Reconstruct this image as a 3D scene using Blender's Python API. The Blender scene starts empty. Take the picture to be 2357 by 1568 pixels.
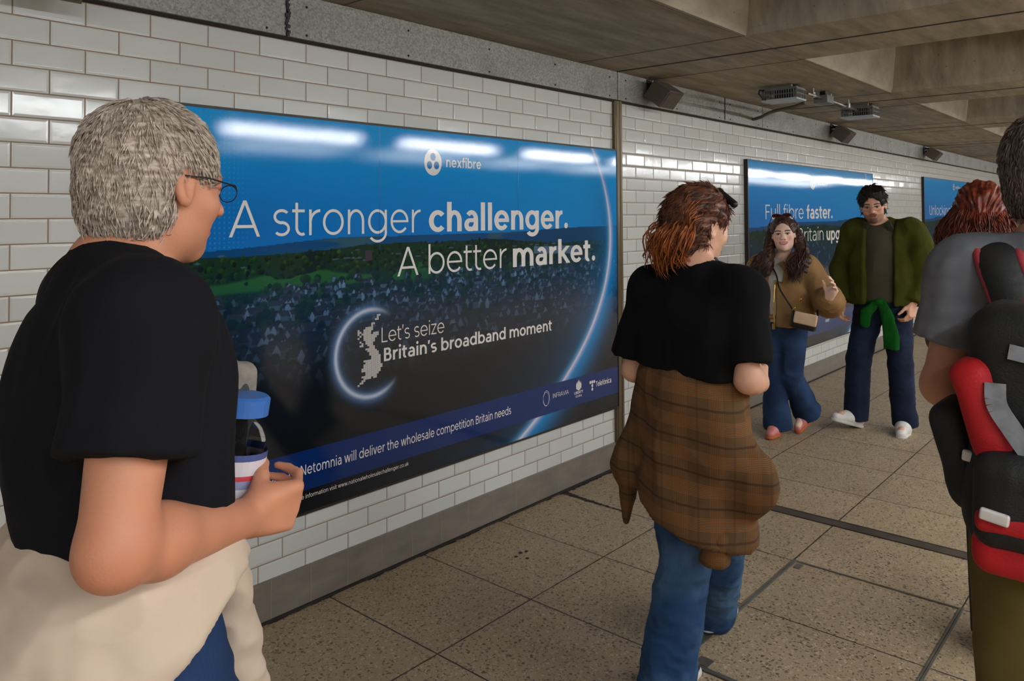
import bpy, math
import numpy as np
from mathutils import Vector, Matrix

C = bpy.context.scene.collection
SC = bpy.context.scene
R = math.radians
PI = math.pi

# ------------------------------------------------------------------ camera
cam_data = bpy.data.cameras.new('camera')
cam_data.sensor_width = 36.0
cam_data.lens = 27.435
cam_data.shift_y = -0.14195
cam_data.clip_start = 0.05
cam_data.clip_end = 200
camera = bpy.data.objects.new('camera', cam_data)
C.objects.link(camera)
_yaw, _pit, _rol = R(48.858), R(1.449), R(-0.2927)
_f = Vector((math.sin(_yaw) * math.cos(_pit), math.cos(_yaw) * math.cos(_pit), math.sin(_pit)))
_r = Vector((math.cos(_yaw), -math.sin(_yaw), 0.0))
_u = _r.cross(_f)
_r2 = math.cos(_rol) * _r + math.sin(_rol) * _u
_u2 = -math.sin(_rol) * _r + math.cos(_rol) * _u
camera.matrix_world = Matrix(((_r2.x, _u2.x, -_f.x, -0.7856), (_r2.y, _u2.y, -_f.y, -2.7200),
                              (_r2.z, _u2.z, -_f.z, 1.5596), (0, 0, 0, 1)))
SC.camera = camera

# ------------------------------------------------------------------ world, exposure
world = bpy.data.worlds.new('world')
SC.world = world
world.use_nodes = True
world.node_tree.nodes['Background'].inputs[0].default_value = (0.012, 0.012, 0.011, 1)
world.node_tree.nodes['Background'].inputs[1].default_value = 1.0
SC.view_settings.view_transform = 'Standard'
SC.view_settings.look = 'None'
SC.view_settings.gamma = 1.0
SC.view_settings.exposure = 0.33
SC.view_settings.use_curve_mapping = False
SC.cycles.max_bounces = 7
SC.cycles.diffuse_bounces = 4
SC.cycles.glossy_bounces = 3
SC.cycles.transmission_bounces = 6
SC.cycles.caustics_reflective = False
SC.cycles.caustics_refractive = False
SC.cycles.sample_clamp_indirect = 4.0
SC.cycles.use_denoising = True

TUBE_L = 58.0        # radiance of the main tubes
DIFF_L = 10.0         # radiance of the wide diffusers on the far side

# ------------------------------------------------------------------ object helpers
def tag(o, label=None, cat=None, group=None, kind=None):
    if label: o['label'] = label
    if cat: o['category'] = cat
    if group: o['group'] = group
    if kind: o['kind'] = kind
    return o

def thing(name, label, cat, loc=(0, 0, 0), rotz=0.0, group=None):
    o = bpy.data.objects.new(name, None)
    o.empty_display_size = 0.1
    C.objects.link(o)
    o.location = loc
    o.rotation_euler = (0, 0, rotz)
    return tag(o, label, cat, group)

def smooth_all(me, on=True):
    me.polygons.foreach_set('use_smooth', np.full(len(me.polygons), on, dtype=bool))

def mesh_np(name, V, F, mat=None, parent=None, smooth=True, col=None):
    """V (n,3) floats, F (m,4) or (m,3) ints -> one mesh object"""
    V = np.ascontiguousarray(V, dtype=np.float32)
    F = np.ascontiguousarray(F, dtype=np.int32)
    me = bpy.data.meshes.new(name)
    n, m, k = len(V), len(F), F.shape[1]
    me.vertices.add(n)
    me.vertices.foreach_set('co', V.ravel())
    me.loops.add(m * k)
    me.loops.foreach_set('vertex_index', F.ravel())
    me.polygons.add(m)
    me.polygons.foreach_set('loop_start', np.arange(0, m * k, k, dtype=np.int32))
    me.polygons.foreach_set('loop_total', np.full(m, k, dtype=np.int32))
    me.update(calc_edges=True)
    smooth_all(me, smooth)
    if col is not None:
        ca = me.color_attributes.new('Col', 'FLOAT_COLOR', 'POINT')
        cc = np.ones((n, 4), dtype=np.float32)
        cc[:, :3] = col
        ca.data.foreach_set('color', cc.ravel())
    if mat is not None: me.materials.append(mat)
    o = bpy.data.objects.new(name, me)
    C.objects.link(o)
    if parent is not None: o.parent = parent
    return o

class MB:
    """collects polygons (lists of corner points) for one mesh"""
    def __init__(self):
        self.v = []; self.f = []
    def poly(self, pts):
        n = len(self.v)
        self.v += [tuple(p) for p in pts]
        self.f.append(tuple(range(n, n + len(pts))))
        return self
    def box(self, c, s, M=None):
        """centre c, full size s, optional 3x3 rotation"""
        n = len(self.v)
        for dx in (-.5, .5):
            for dy in (-.5, .5):
                for dz in (-.5, .5):
                    p = Vector((dx * s[0], dy * s[1], dz * s[2]))
                    if M is not None: p = M @ p
                    self.v.append((c[0] + p.x, c[1] + p.y, c[2] + p.z))
        for q in ((0, 1, 3, 2), (4, 6, 7, 5), (0, 4, 5, 1), (2, 3, 7, 6), (0, 2, 6, 4), (1, 5, 7, 3)):
            self.f.append(tuple(n + i for i in q))
        return self
    def tube(self, pts, rad, seg=10, caps=True):
        pts = [Vector(p) for p in pts]
        rr = rad if hasattr(rad, '__len__') else [rad] * len(pts)
        n0 = len(self.v)
        up = None
        for i, p in enumerate(pts):
            t = (pts[min(i + 1, len(pts) - 1)] - pts[max(i - 1, 0)]).normalized()
            if up is None:
                up = Vector((0, 0, 1)) if abs(t.z) < .9 else Vector((1, 0, 0))
            a = t.cross(up).normalized(); b = a.cross(t).normalized(); up = b
            for j in range(seg):
                an = 2 * PI * j / seg
                q = p + (a * math.cos(an) + b * math.sin(an)) * rr[i]
                self.v.append(tuple(q))
        for i in range(len(pts) - 1):
            for j in range(seg):
                k = (j + 1) % seg
                self.f.append((n0 + i * seg + j, n0 + i * seg + k, n0 + (i + 1) * seg + k, n0 + (i + 1) * seg + j))
        if caps:
            self.f.append(tuple(n0 + j for j in range(seg))[::-1])
            e = n0 + (len(pts) - 1) * seg
            self.f.append(tuple(e + j for j in range(seg)))
        return self
    def lathe(self, prof, seg=28):
        """profile [(r,z)...] about z"""
        n0 = len(self.v)
        for r, z in prof:
            for j in range(seg):
                a = 2 * PI * j / seg
                self.v.append((r * math.cos(a), r * math.sin(a), z))
        for i in range(len(prof) - 1):
            for j in range(seg):
                k = (j + 1) % seg
                self.f.append((n0 + i * seg + j, n0 + i * seg + k, n0 + (i + 1) * seg + k, n0 + (i + 1) * seg + j))
        self.f.append(tuple(n0 + j for j in range(seg))[::-1])
        e = n0 + (len(prof) - 1) * seg
        self.f.append(tuple(e + j for j in range(seg)))
        return self
    def build(self, name, mat, parent=None, smooth=False, bevel=0.0, seg=2):
        me = bpy.data.meshes.new(name)
        me.from_pydata(self.v, [], self.f)
        me.update()
        smooth_all(me, smooth)
        if mat is not None: me.materials.append(mat)
        o = bpy.data.objects.new(name, me)
        C.objects.link(o)
        if parent is not None: o.parent = parent
        if bevel > 0:
            b = o.modifiers.new('bevel', 'BEVEL')
            b.width = bevel; b.segments = seg; b.limit_method = 'ANGLE'
            smooth_all(me, True)
            w = o.modifiers.new('wn', 'WEIGHTED_NORMAL')
        return o

def spline(pts, n=14):
    """Catmull-Rom through the points"""
    P = np.asarray(pts, dtype=np.float64); P = np.vstack([2 * P[0] - P[1], P, 2 * P[-1] - P[-2]])
    m = len(P) - 3; out = []
    for u in np.linspace(0, m - 1e-6, n):
        i = int(u); t = u - i; a, b, c, d = P[i:i + 4]
        out.append(.5 * ((2 * b) + (-a + c) * t + (2 * a - 5 * b + 4 * c - d) * t * t + (-a + 3 * b - 3 * c + d) * t ** 3))
    return np.array(out)


# ------------------------------------------------------------------ materials
def lin(c):
    """sRGB 0-255 triple -> linear"""
    a = np.asarray(c, dtype=float) / 255.0
    return np.where(a <= .04045, a / 12.92, ((a + .055) / 1.055) ** 2.4)

def new_mat(name):
    m = bpy.data.materials.new(name)
    m.use_nodes = True
    nt = m.node_tree
    return m, nt, nt.nodes['Principled BSDF']

def node(nt, t, **kw):
    n = nt.nodes.new(t)
    for k, v in kw.items():
        if k.startswith('i_'):
            n.inputs[k[2:].replace('_', ' ')].default_value = v
        else:
            setattr(n, k, v)
    return n

def L(nt, a, b): nt.links.new(a, b)

def M_plain(name, srgb, rough=.6, metal=0.0, var=.12, scale=14.0, bump=0.0, bscale=120.0, spec=.5, coat=0.0, stretch=(1, 1, 1)):
    """one colour broken up by noise, with optional fine bump"""
    m, nt, b = new_mat(name)
    c = lin(srgb)
    tc = node(nt, 'ShaderNodeTexCoord')
    mp = node(nt, 'ShaderNodeMapping'); mp.inputs['Scale'].default_value = stretch
    L(nt, tc.outputs['Object'], mp.inputs['Vector'])
    nz = node(nt, 'ShaderNodeTexNoise'); nz.inputs['Scale'].default_value = scale; nz.inputs['Detail'].default_value = 5
    L(nt, mp.outputs[0], nz.inputs['Vector'])
    cr = node(nt, 'ShaderNodeValToRGB')
    cr.color_ramp.elements[0].position = .3; cr.color_ramp.elements[1].position = .7
    cr.color_ramp.elements[0].color = (*(c * (1 - var)), 1)
    cr.color_ramp.elements[1].color = (*np.clip(c * (1 + var), 0, 1), 1)
    L(nt, nz.outputs['Fac'], cr.inputs['Fac'])
    L(nt, cr.outputs['Color'], b.inputs['Base Color'])
    b.inputs['Roughness'].default_value = rough
    b.inputs['Metallic'].default_value = metal
    b.inputs['Specular IOR Level'].default_value = spec
    b.inputs['Coat Weight'].default_value = coat
    if bump > 0:
        n2 = node(nt, 'ShaderNodeTexNoise'); n2.inputs['Scale'].default_value = bscale; n2.inputs['Detail'].default_value = 3
        L(nt, mp.outputs[0], n2.inputs['Vector'])
        bp = node(nt, 'ShaderNodeBump'); bp.inputs['Strength'].default_value = bump; bp.inputs['Distance'].default_value = .004
        L(nt, n2.outputs['Fac'], bp.inputs['Height'])
        L(nt, bp.outputs[0], b.inputs['Normal'])
    return m

def M_emit(name, col, strength):
    m, nt, b = new_mat(name)
    b.inputs['Base Color'].default_value = (.9, .9, .9, 1)
    b.inputs['Emission Color'].default_value = (*col, 1)
    b.inputs['Emission Strength'].default_value = strength
    return m

def M_vcol(name, rough=.55, spec=.5, sss=0.0, coat=0.0, coat_rough=.05, bump=0.0, bscale=90.0):
    """colour from the mesh's own colour attribute"""
    m, nt, b = new_mat(name)
    a = node(nt, 'ShaderNodeAttribute', attribute_name='Col')
    L(nt, a.outputs['Color'], b.inputs['Base Color'])
    b.inputs['Roughness'].default_value = rough
    b.inputs['Specular IOR Level'].default_value = spec
    if sss > 0:
        b.inputs['Subsurface Weight'].default_value = sss
        b.inputs['Subsurface Radius'].default_value = (.012, .005, .003)
        b.inputs['Subsurface Scale'].default_value = 1.0
    b.inputs['Coat Weight'].default_value = coat
    b.inputs['Coat Roughness'].default_value = coat_rough
    if bump > 0:
        tc = node(nt, 'ShaderNodeTexCoord')
        n2 = node(nt, 'ShaderNodeTexNoise'); n2.inputs['Scale'].default_value = bscale; n2.inputs['Detail'].default_value = 4
        L(nt, tc.outputs['Object'], n2.inputs['Vector'])
        bp = node(nt, 'ShaderNodeBump'); bp.inputs['Strength'].default_value = bump; bp.inputs['Distance'].default_value = .003
        L(nt, n2.outputs['Fac'], bp.inputs['Height']); L(nt, bp.outputs[0], b.inputs['Normal'])
    return m

def math_n(nt, op, a, b=None, c=None):
    n = nt.nodes.new('ShaderNodeMath'); n.operation = op
    for i, v in enumerate((a, b, c)):
        if v is None: continue
        if isinstance(v, (int, float)): n.inputs[i].default_value = v
        else: nt.links.new(v, n.inputs[i])
    return n.outputs[0]

def vmath(nt, op, a, b=None):
    n = nt.nodes.new('ShaderNodeVectorMath'); n.operation = op
    for i, v in enumerate((a, b)):
        if v is None: continue
        if isinstance(v, (tuple, list)): n.inputs[i].default_value = v
        else: nt.links.new(v, n.inputs[i])
    return n

def mixc(nt, fac, a, b):
    n = nt.nodes.new('ShaderNodeMix'); n.data_type = 'RGBA'
    for i, v in ((0, fac), (6, a), (7, b)):
        if isinstance(v, (int, float)): n.inputs[i].default_value = v
        elif isinstance(v, (tuple, list, np.ndarray)): n.inputs[i].default_value = (*v[:3], 1)
        else: nt.links.new(v, n.inputs[i])
    return n.outputs[2]

def M_tile(name, tw, th, x0, z0, cx=0, mort=.0045, axis='X'):
    """glazed brick-bond tiles: course height th measured from z0, joints of even courses at x0 + n*tw"""
    m, nt, b = new_mat(name)
    geo = node(nt, 'ShaderNodeNewGeometry')
    sp = node(nt, 'ShaderNodeSeparateXYZ'); L(nt, geo.outputs['Position'], sp.inputs[0])
    X = sp.outputs[axis]; Z = sp.outputs['Z']
    rz = math_n(nt, 'DIVIDE', math_n(nt, 'SUBTRACT', Z, z0), th)
    row = math_n(nt, 'FLOOR', rz)
    par = math_n(nt, 'FLOORED_MODULO', row, 2.0)
    rx = math_n(nt, 'DIVIDE', math_n(nt, 'SUBTRACT', X, x0), tw)
    rx = math_n(nt, 'ADD', rx, math_n(nt, 'MULTIPLY', par, .5))
    colm = math_n(nt, 'FLOOR', rx)
    fz = math_n(nt, 'SUBTRACT', rz, row); fx = math_n(nt, 'SUBTRACT', rx, colm)
    ez = math_n(nt, 'MULTIPLY', math_n(nt, 'MINIMUM', fz, math_n(nt, 'SUBTRACT', 1.0, fz)), th)
    ex = math_n(nt, 'MULTIPLY', math_n(nt, 'MINIMUM', fx, math_n(nt, 'SUBTRACT', 1.0, fx)), tw)
    e = math_n(nt, 'MINIMUM', ez, ex)                         # metres to the nearest joint centre
    mk = node(nt, 'ShaderNodeMapRange'); mk.inputs[1].default_value = mort * .42; mk.inputs[2].default_value = mort * .62
    L(nt, e, mk.inputs[0])                                     # 0 in the joint, 1 on the tile
    cb = node(nt, 'ShaderNodeCombineXYZ'); L(nt, row, cb.inputs[0]); L(nt, colm, cb.inputs[1])
    wn = node(nt, 'ShaderNodeTexWhiteNoise', noise_dimensions='3D'); L(nt, cb.outputs[0], wn.inputs['Vector'])
    nz = node(nt, 'ShaderNodeTexNoise'); nz.inputs['Scale'].default_value = 3.0; nz.inputs['Detail'].default_value = 6
    L(nt, geo.outputs['Position'], nz.inputs['Vector'])
    sm = node(nt, 'ShaderNodeTexNoise'); sm.inputs['Scale'].default_value = 38.0; sm.inputs['Detail'].default_value = 8
    L(nt, geo.outputs['Position'], sm.inputs['Vector'])
    spot = node(nt, 'ShaderNodeMapRange'); spot.inputs[1].default_value = .70; spot.inputs[2].default_value = .76
    L(nt, sm.outputs['Fac'], spot.inputs[0])
    t1 = mixc(nt, wn.outputs['Value'], lin((206, 208, 204)), lin((218, 219, 215)))
    t2 = mixc(nt, math_n(nt, 'MULTIPLY', nz.outputs['Fac'], .35), t1, lin((190, 186, 176)))
    t3 = mixc(nt, math_n(nt, 'MULTIPLY', spot.outputs[0], .35), t2, lin((150, 140, 126)))
    g = mixc(nt, nz.outputs['Fac'], lin((128, 108, 90)), lin((160, 140, 120)))
    L(nt, mixc(nt, mk.outputs[0], g, t3), b.inputs['Base Color'])
    rg = node(nt, 'ShaderNodeMapRange'); rg.inputs[3].default_value = .9; rg.inputs[4].default_value = .13
    L(nt, mk.outputs[0], rg.inputs[0]); L(nt, rg.outputs[0], b.inputs['Roughness'])
    # pillowed edges, wavy glaze, and each tile set a touch out of true
    pe = node(nt, 'ShaderNodeMapRange', interpolation_type='SMOOTHERSTEP'); pe.inputs[1].default_value = mort * .4; pe.inputs[2].default_value = .0105
    L(nt, e, pe.inputs[0])
    wv = node(nt, 'ShaderNodeTexNoise'); wv.inputs['Scale'].default_value = 16.0; wv.inputs['Detail'].default_value = 2
    L(nt, geo.outputs['Position'], wv.inputs['Vector'])
    hh = math_n(nt, 'ADD', pe.outputs[0], math_n(nt, 'MULTIPLY', wv.outputs['Fac'], .45))
    bp = node(nt, 'ShaderNodeBump'); bp.inputs['Strength'].default_value = .8; bp.inputs['Distance'].default_value = .0016
    L(nt, hh, bp.inputs['Height'])
    tl = vmath(nt, 'SUBTRACT', wn.outputs['Color'], (.5, .5, .5))
    sc = vmath(nt, 'MULTIPLY', tl.outputs[0], (.022, .022, .022))
    nn = vmath(nt, 'NORMALIZE', vmath(nt, 'ADD', bp.outputs[0], sc.outputs[0]).outputs[0])
    L(nt, nn.outputs[0], b.inputs['Normal'])
    b.inputs['Specular IOR Level'].default_value = .55
    return m

def M_floor():
    m, nt, b = new_mat('terrazzo_slab')
    geo = node(nt, 'ShaderNodeNewGeometry')
    sp = node(nt, 'ShaderNodeSeparateXYZ'); L(nt, geo.outputs['Position'], sp.inputs[0])
    X, Y = sp.outputs['X'], sp.outputs['Y']
    rx = math_n(nt, 'DIVIDE', math_n(nt, 'SUBTRACT', X, 1.154), .519)
    ry = math_n(nt, 'DIVIDE', math_n(nt, 'SUBTRACT', Y, -.662), .668)
    ix, iy = math_n(nt, 'FLOOR', rx), math_n(nt, 'FLOOR', ry)
    fx, fy = math_n(nt, 'SUBTRACT', rx, ix), math_n(nt, 'SUBTRACT', ry, iy)
    ex = math_n(nt, 'MULTIPLY', math_n(nt, 'MINIMUM', fx, math_n(nt, 'SUBTRACT', 1.0, fx)), .519)
    ey = math_n(nt, 'MULTIPLY', math_n(nt, 'MINIMUM', fy, math_n(nt, 'SUBTRACT', 1.0, fy)), .668)
    wob = node(nt, 'ShaderNodeTexNoise'); wob.inputs['Scale'].default_value = 25.0
    L(nt, geo.outputs['Position'], wob.inputs['Vector'])
    e = math_n(nt, 'ADD', math_n(nt, 'MINIMUM', ex, ey), math_n(nt, 'MULTIPLY', math_n(nt, 'SUBTRACT', wob.outputs['Fac'], .5), .004))
    jn = node(nt, 'ShaderNodeMapRange'); jn.inputs[1].default_value = .0022; jn.inputs[2].default_value = .0042
    L(nt, e, jn.inputs[0])
    cb = node(nt, 'ShaderNodeCombineXYZ'); L(nt, ix, cb.inputs[0]); L(nt, iy, cb.inputs[1])
    wn = node(nt, 'ShaderNodeTexWhiteNoise', noise_dimensions='3D'); L(nt, cb.outputs[0], wn.inputs['Vector'])
    # pebbles: two sizes of aggregate, warped so that no chip is round
    wp = node(nt, 'ShaderNodeTexNoise'); wp.inputs['Scale'].default_value = 60.0; wp.inputs['Detail'].default_value = 2
    L(nt, geo.outputs['Position'], wp.inputs['Vector'])
    wv = vmath(nt, 'MULTIPLY', vmath(nt, 'SUBTRACT', wp.outputs['Color'], (.5, .5, .5)).outputs[0], (.022, .022, 0))
    pos = vmath(nt, 'ADD', geo.outputs['Position'], wv.outputs[0])
    def chips(scale, r0, r1, keep):
        v = node(nt, 'ShaderNodeTexVoronoi'); v.inputs['Scale'].default_value = scale; v.inputs['Randomness'].default_value = 1.0
        L(nt, pos.outputs[0], v.inputs['Vector'])
        s = node(nt, 'ShaderNodeSeparateColor'); L(nt, v.outputs['Color'], s.inputs[0])
        on = math_n(nt, 'LESS_THAN', s.outputs[0], keep)
        a = node(nt, 'ShaderNodeMapRange'); a.inputs[1].default_value = r1; a.inputs[2].default_value = r0
        L(nt, v.outputs['Distance'], a.inputs[0])
        return math_n(nt, 'MULTIPLY', a.outputs[0], on), s.outputs[1]
    c1, h1 = chips(52.0, .22, .34, .62)
    c2, h2 = chips(105.0, .28, .42, .55)
    c3, h3 = chips(80.0, .28, .4, .42)
    big = node(nt, 'ShaderNodeTexNoise'); big.inputs['Scale'].default_value = 2.2; big.inputs['Detail'].default_value = 6
    L(nt, geo.outputs['Position'], big.inputs['Vector'])
    fine = node(nt, 'ShaderNodeTexNoise'); fine.inputs['Scale'].default_value = 170.0; fine.inputs['Detail'].default_value = 4
    L(nt, geo.outputs['Position'], fine.inputs['Vector'])
    base = mixc(nt, big.outputs['Fac'], lin((146, 126, 100)), lin((196, 172, 138)))
    base = mixc(nt, math_n(nt, 'MULTIPLY', wn.outputs['Value'], .22), base, lin((132, 116, 96)))
    base = mixc(nt, math_n(nt, 'MULTIPLY', fine.outputs['Fac'], .5), base, lin((140, 124, 104)))
    base = mixc(nt, math_n(nt, 'MULTIPLY', c3, .55), base, lin((206, 188, 158)))
    dark = mixc(nt, h1, lin((56, 46, 38)), lin((104, 88, 70)))
    base = mixc(nt, math_n(nt, 'MULTIPLY', c1, .85), base, dark)
    dark2 = mixc(nt, h2, lin((58, 48, 40)), lin((116, 98, 76)))
    base = mixc(nt, math_n(nt, 'MULTIPLY', c2, .75), base, dark2)
    st = node(nt, 'ShaderNodeMapRange'); st.inputs[1].default_value = .55; st.inputs[2].default_value = .8
    L(nt, big.outputs['Fac'], st.inputs[0])
    base = mixc(nt, math_n(nt, 'MULTIPLY', st.outputs[0], .3), base, lin((104, 90, 74)))
    base = mixc(nt, jn.outputs[0], lin((52, 42, 34)), base)
    L(nt, base, b.inputs['Base Color'])
    b.inputs['Roughness'].default_value = .42
    rr = node(nt, 'ShaderNodeMapRange'); rr.inputs[3].default_value = .34; rr.inputs[4].default_value = .6
    L(nt, big.outputs['Fac'], rr.inputs[0]); L(nt, rr.outputs[0], b.inputs['Roughness'])
    bp = node(nt, 'ShaderNodeBump'); bp.inputs['Strength'].default_value = .5; bp.inputs['Distance'].default_value = .002
    L(nt, math_n(nt, 'ADD', jn.outputs[0], math_n(nt, 'MULTIPLY', fine.outputs['Fac'], .25)), bp.inputs['Height'])
    L(nt, bp.outputs[0], b.inputs['Normal'])
    return m

def M_concrete():
    m, nt, b = new_mat('board_marked_concrete')
    geo = node(nt, 'ShaderNodeNewGeometry')
    mp = node(nt, 'ShaderNodeMapping'); mp.inputs['Scale'].default_value = (1.0, 5.0, 1.6)
    mp.inputs['Rotation'].default_value = (0, 0, R(8))
    L(nt, geo.outputs['Position'], mp.inputs['Vector'])
    n1 = node(nt, 'ShaderNodeTexNoise'); n1.inputs['Scale'].default_value = 2.4; n1.inputs['Detail'].default_value = 8; n1.inputs['Roughness'].default_value = .62
    L(nt, mp.outputs[0], n1.inputs['Vector'])
    n2 = node(nt, 'ShaderNodeTexNoise'); n2.inputs['Scale'].default_value = 46.0; n2.inputs['Detail'].default_value = 6
    L(nt, geo.outputs['Position'], n2.inputs['Vector'])
    cr = node(nt, 'ShaderNodeValToRGB'); e = cr.color_ramp.elements
    e[0].position = .28; e[0].color = (*lin((120, 112, 98)), 1)
    e[1].position = .72; e[1].color = (*lin((172, 161, 142)), 1)
    L(nt, n1.outputs['Fac'], cr.inputs['Fac'])
    pk = node(nt, 'ShaderNodeMapRange'); pk.inputs[1].default_value = .66; pk.inputs[2].default_value = .74
    L(nt, n2.outputs['Fac'], pk.inputs[0])
    L(nt, mixc(nt, math_n(nt, 'MULTIPLY', pk.outputs[0], .6), cr.outputs['Color'], lin((70, 60, 48))), b.inputs['Base Color'])
    b.inputs['Roughness'].default_value = .85
    bp = node(nt, 'ShaderNodeBump'); bp.inputs['Strength'].default_value = .35; bp.inputs['Distance'].default_value = .006
    L(nt, math_n(nt, 'ADD', n1.outputs['Fac'], math_n(nt, 'MULTIPLY', n2.outputs['Fac'], .2)), bp.inputs['Height'])
    L(nt, bp.outputs[0], b.inputs['Normal'])
    return m

def M_galv():
    """spangled galvanised sheet"""
    m, nt, b = new_mat('galvanised_sheet')
    geo = node(nt, 'ShaderNodeNewGeometry')
    v = node(nt, 'ShaderNodeTexVoronoi'); v.inputs['Scale'].default_value = 130.0
    L(nt, geo.outputs['Position'], v.inputs['Vector'])
    s = node(nt, 'ShaderNodeSeparateColor'); L(nt, v.outputs['Color'], s.inputs[0])
    n1 = node(nt, 'ShaderNodeTexNoise'); n1.inputs['Scale'].default_value = 4.0; n1.inputs['Detail'].default_value = 8
    L(nt, geo.outputs['Position'], n1.inputs['Vector'])
    c = mixc(nt, s.outputs[0], lin((128, 127, 120)), lin((164, 163, 156)))
    dirt = node(nt, 'ShaderNodeMapRange'); dirt.inputs[1].default_value = .5; dirt.inputs[2].default_value = .75
    L(nt, n1.outputs['Fac'], dirt.inputs[0])
    c = mixc(nt, math_n(nt, 'MULTIPLY', dirt.outputs[0], .5), c, lin((96, 92, 82)))
    L(nt, c, b.inputs['Base Color'])
    b.inputs['Metallic'].default_value = .35
    rr = node(nt, 'ShaderNodeMapRange'); rr.inputs[3].default_value = .42; rr.inputs[4].default_value = .62
    L(nt, s.outputs[1], rr.inputs[0]); L(nt, rr.outputs[0], b.inputs['Roughness'])
    return m

def M_plaid():
    """brown checked shirting: dark and orange stripes both ways on brown"""
    m, nt, b = new_mat('brown_check_cloth')
    tc = node(nt, 'ShaderNodeTexCoord')
    sp = node(nt, 'ShaderNodeSeparateXYZ'); L(nt, tc.outputs['Object'], sp.inputs[0])
    zz = math_n(nt, 'ADD', sp.outputs['Z'], math_n(nt, 'MULTIPLY', sp.outputs['X'], .10))
    xx = math_n(nt, 'ADD', sp.outputs['X'], math_n(nt, 'MULTIPLY', sp.outputs['Y'], .6))
    def stripes(v, per):
        f = math_n(nt, 'FRACT', math_n(nt, 'DIVIDE', v, per))
        fine = math_n(nt, 'GREATER_THAN', math_n(nt, 'FRACT', math_n(nt, 'MULTIPLY', f, 22.0)), .55)
        inb = math_n(nt, 'MULTIPLY', math_n(nt, 'GREATER_THAN', f, .30), math_n(nt, 'LESS_THAN', f, .68))
        dk = math_n(nt, 'MULTIPLY', math_n(nt, 'GREATER_THAN', f, .93), 1.0)
        return math_n(nt, 'MULTIPLY', fine, inb), dk
    oz, dz = stripes(zz, .098); ox, dx = stripes(xx, .125)
    base = lin((92, 68, 44))
    c = mixc(nt, math_n(nt, 'MULTIPLY', oz, .42), base, lin((156, 104, 60)))
    c = mixc(nt, math_n(nt, 'MULTIPLY', ox, .32), c, lin((150, 98, 56)))
    c = mixc(nt, math_n(nt, 'MULTIPLY', dz, .6), c, lin((52, 36, 26)))
    c = mixc(nt, math_n(nt, 'MULTIPLY', dx, .28), c, lin((60, 42, 30)))
    L(nt, c, b.inputs['Base Color'])
    b.inputs['Roughness'].default_value = .9
    b.inputs['Specular IOR Level'].default_value = .2
    return m

def M_denim(name, srgb, fade):
    m, nt, b = new_mat(name)
    tc = node(nt, 'ShaderNodeTexCoord')
    n1 = node(nt, 'ShaderNodeTexNoise'); n1.inputs['Scale'].default_value = 5.0; n1.inputs['Detail'].default_value = 5
    L(nt, tc.outputs['Object'], n1.inputs['Vector'])
    mp = node(nt, 'ShaderNodeMapping'); mp.inputs['Scale'].default_value = (1, 1, .08)
    L(nt, tc.outputs['Object'], mp.inputs['Vector'])
    n2 = node(nt, 'ShaderNodeTexNoise'); n2.inputs['Scale'].default_value = 260.0; n2.inputs['Detail'].default_value = 3
    L(nt, mp.outputs[0], n2.inputs['Vector'])
    mr = node(nt, 'ShaderNodeMapRange'); mr.inputs[1].default_value = .42; mr.inputs[2].default_value = .75
    L(nt, n1.outputs['Fac'], mr.inputs[0])
    c = mixc(nt, mr.outputs[0], lin(srgb), lin(fade))
    c = mixc(nt, math_n(nt, 'MULTIPLY', n2.outputs['Fac'], .35), c, lin((24, 34, 56)))
    L(nt, c, b.inputs['Base Color'])
    b.inputs['Roughness'].default_value = .85
    b.inputs['Specular IOR Level'].default_value = .25
    bp = node(nt, 'ShaderNodeBump'); bp.inputs['Strength'].default_value = .25; bp.inputs['Distance'].default_value = .003
    L(nt, n2.outputs['Fac'], bp.inputs['Height']); L(nt, bp.outputs[0], b.inputs['Normal'])
    return m

def M_glass(name):
    m, nt, b = new_mat(name)
    b.inputs['Base Color'].default_value = (.96, .98, 1, 1)
    b.inputs['Transmission Weight'].default_value = 1.0
    b.inputs['Roughness'].default_value = .06
    b.inputs['IOR'].default_value = 1.07
    return m

M = {}
M['floor'] = M_floor()
M['concrete'] = M_concrete()
M['galv'] = M_galv()
M['tile'] = M_tile('glazed_wall_tile', .21057, .0785, 0.0, 2.18353)
M['tile_b'] = M_tile('glazed_wall_tile_beyond_joint', .2185, .0785, 3.439, 2.18353)
M['tile_y'] = M_tile('glazed_wall_tile_end', .21057, .0785, 0.0, 2.18353, axis='Y')
M['skirt'] = M_plain('grey_skirting_stone', (122, 112, 102), rough=.38, var=.16, scale=6, bump=.15, bscale=30, stretch=(1, 1, 3))
M['dark_wall'] = M_plain('dark_render', (74, 68, 60), rough=.8, var=.2, scale=2)
M['grout'] = M_plain('pale_grout', (150, 136, 120), rough=.9)
M['soffit_line'] = M_plain('soffit_joint', (92, 82, 68), rough=.9)
M['dark_grout'] = M_plain('dark_grime', (40, 33, 27), rough=.9)
M['strip'] = M_plain('brown_anodised_strip', (106, 92, 70), rough=.42, metal=.6, var=.2, scale=5, stretch=(8, 8, .6))
M['alu'] = M_plain('worn_grey_aluminium', (138, 134, 124), rough=.42, metal=.7, var=.25, scale=9)
M['drain'] = M_plain('dirty_rubber_strip', (66, 56, 47), rough=.6, var=.4, scale=9)
M['frame'] = M_plain('dark_panel_frame', (48, 42, 36), rough=.45, metal=.3)
M['screw'] = M_plain('dark_screw', (40, 36, 32), rough=.5, metal=.5)
M['spk'] = M_plain('brown_grey_speaker_case', (92, 80, 72), rough=.62, var=.1, scale=8)
M['spk_front'] = M_plain('brown_speaker_grille', (80, 68, 58), rough=.7, var=.15, scale=30, bump=.5, bscale=500)
M['black'] = M_plain('black_plastic', (22, 21, 21), rough=.5)
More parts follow.
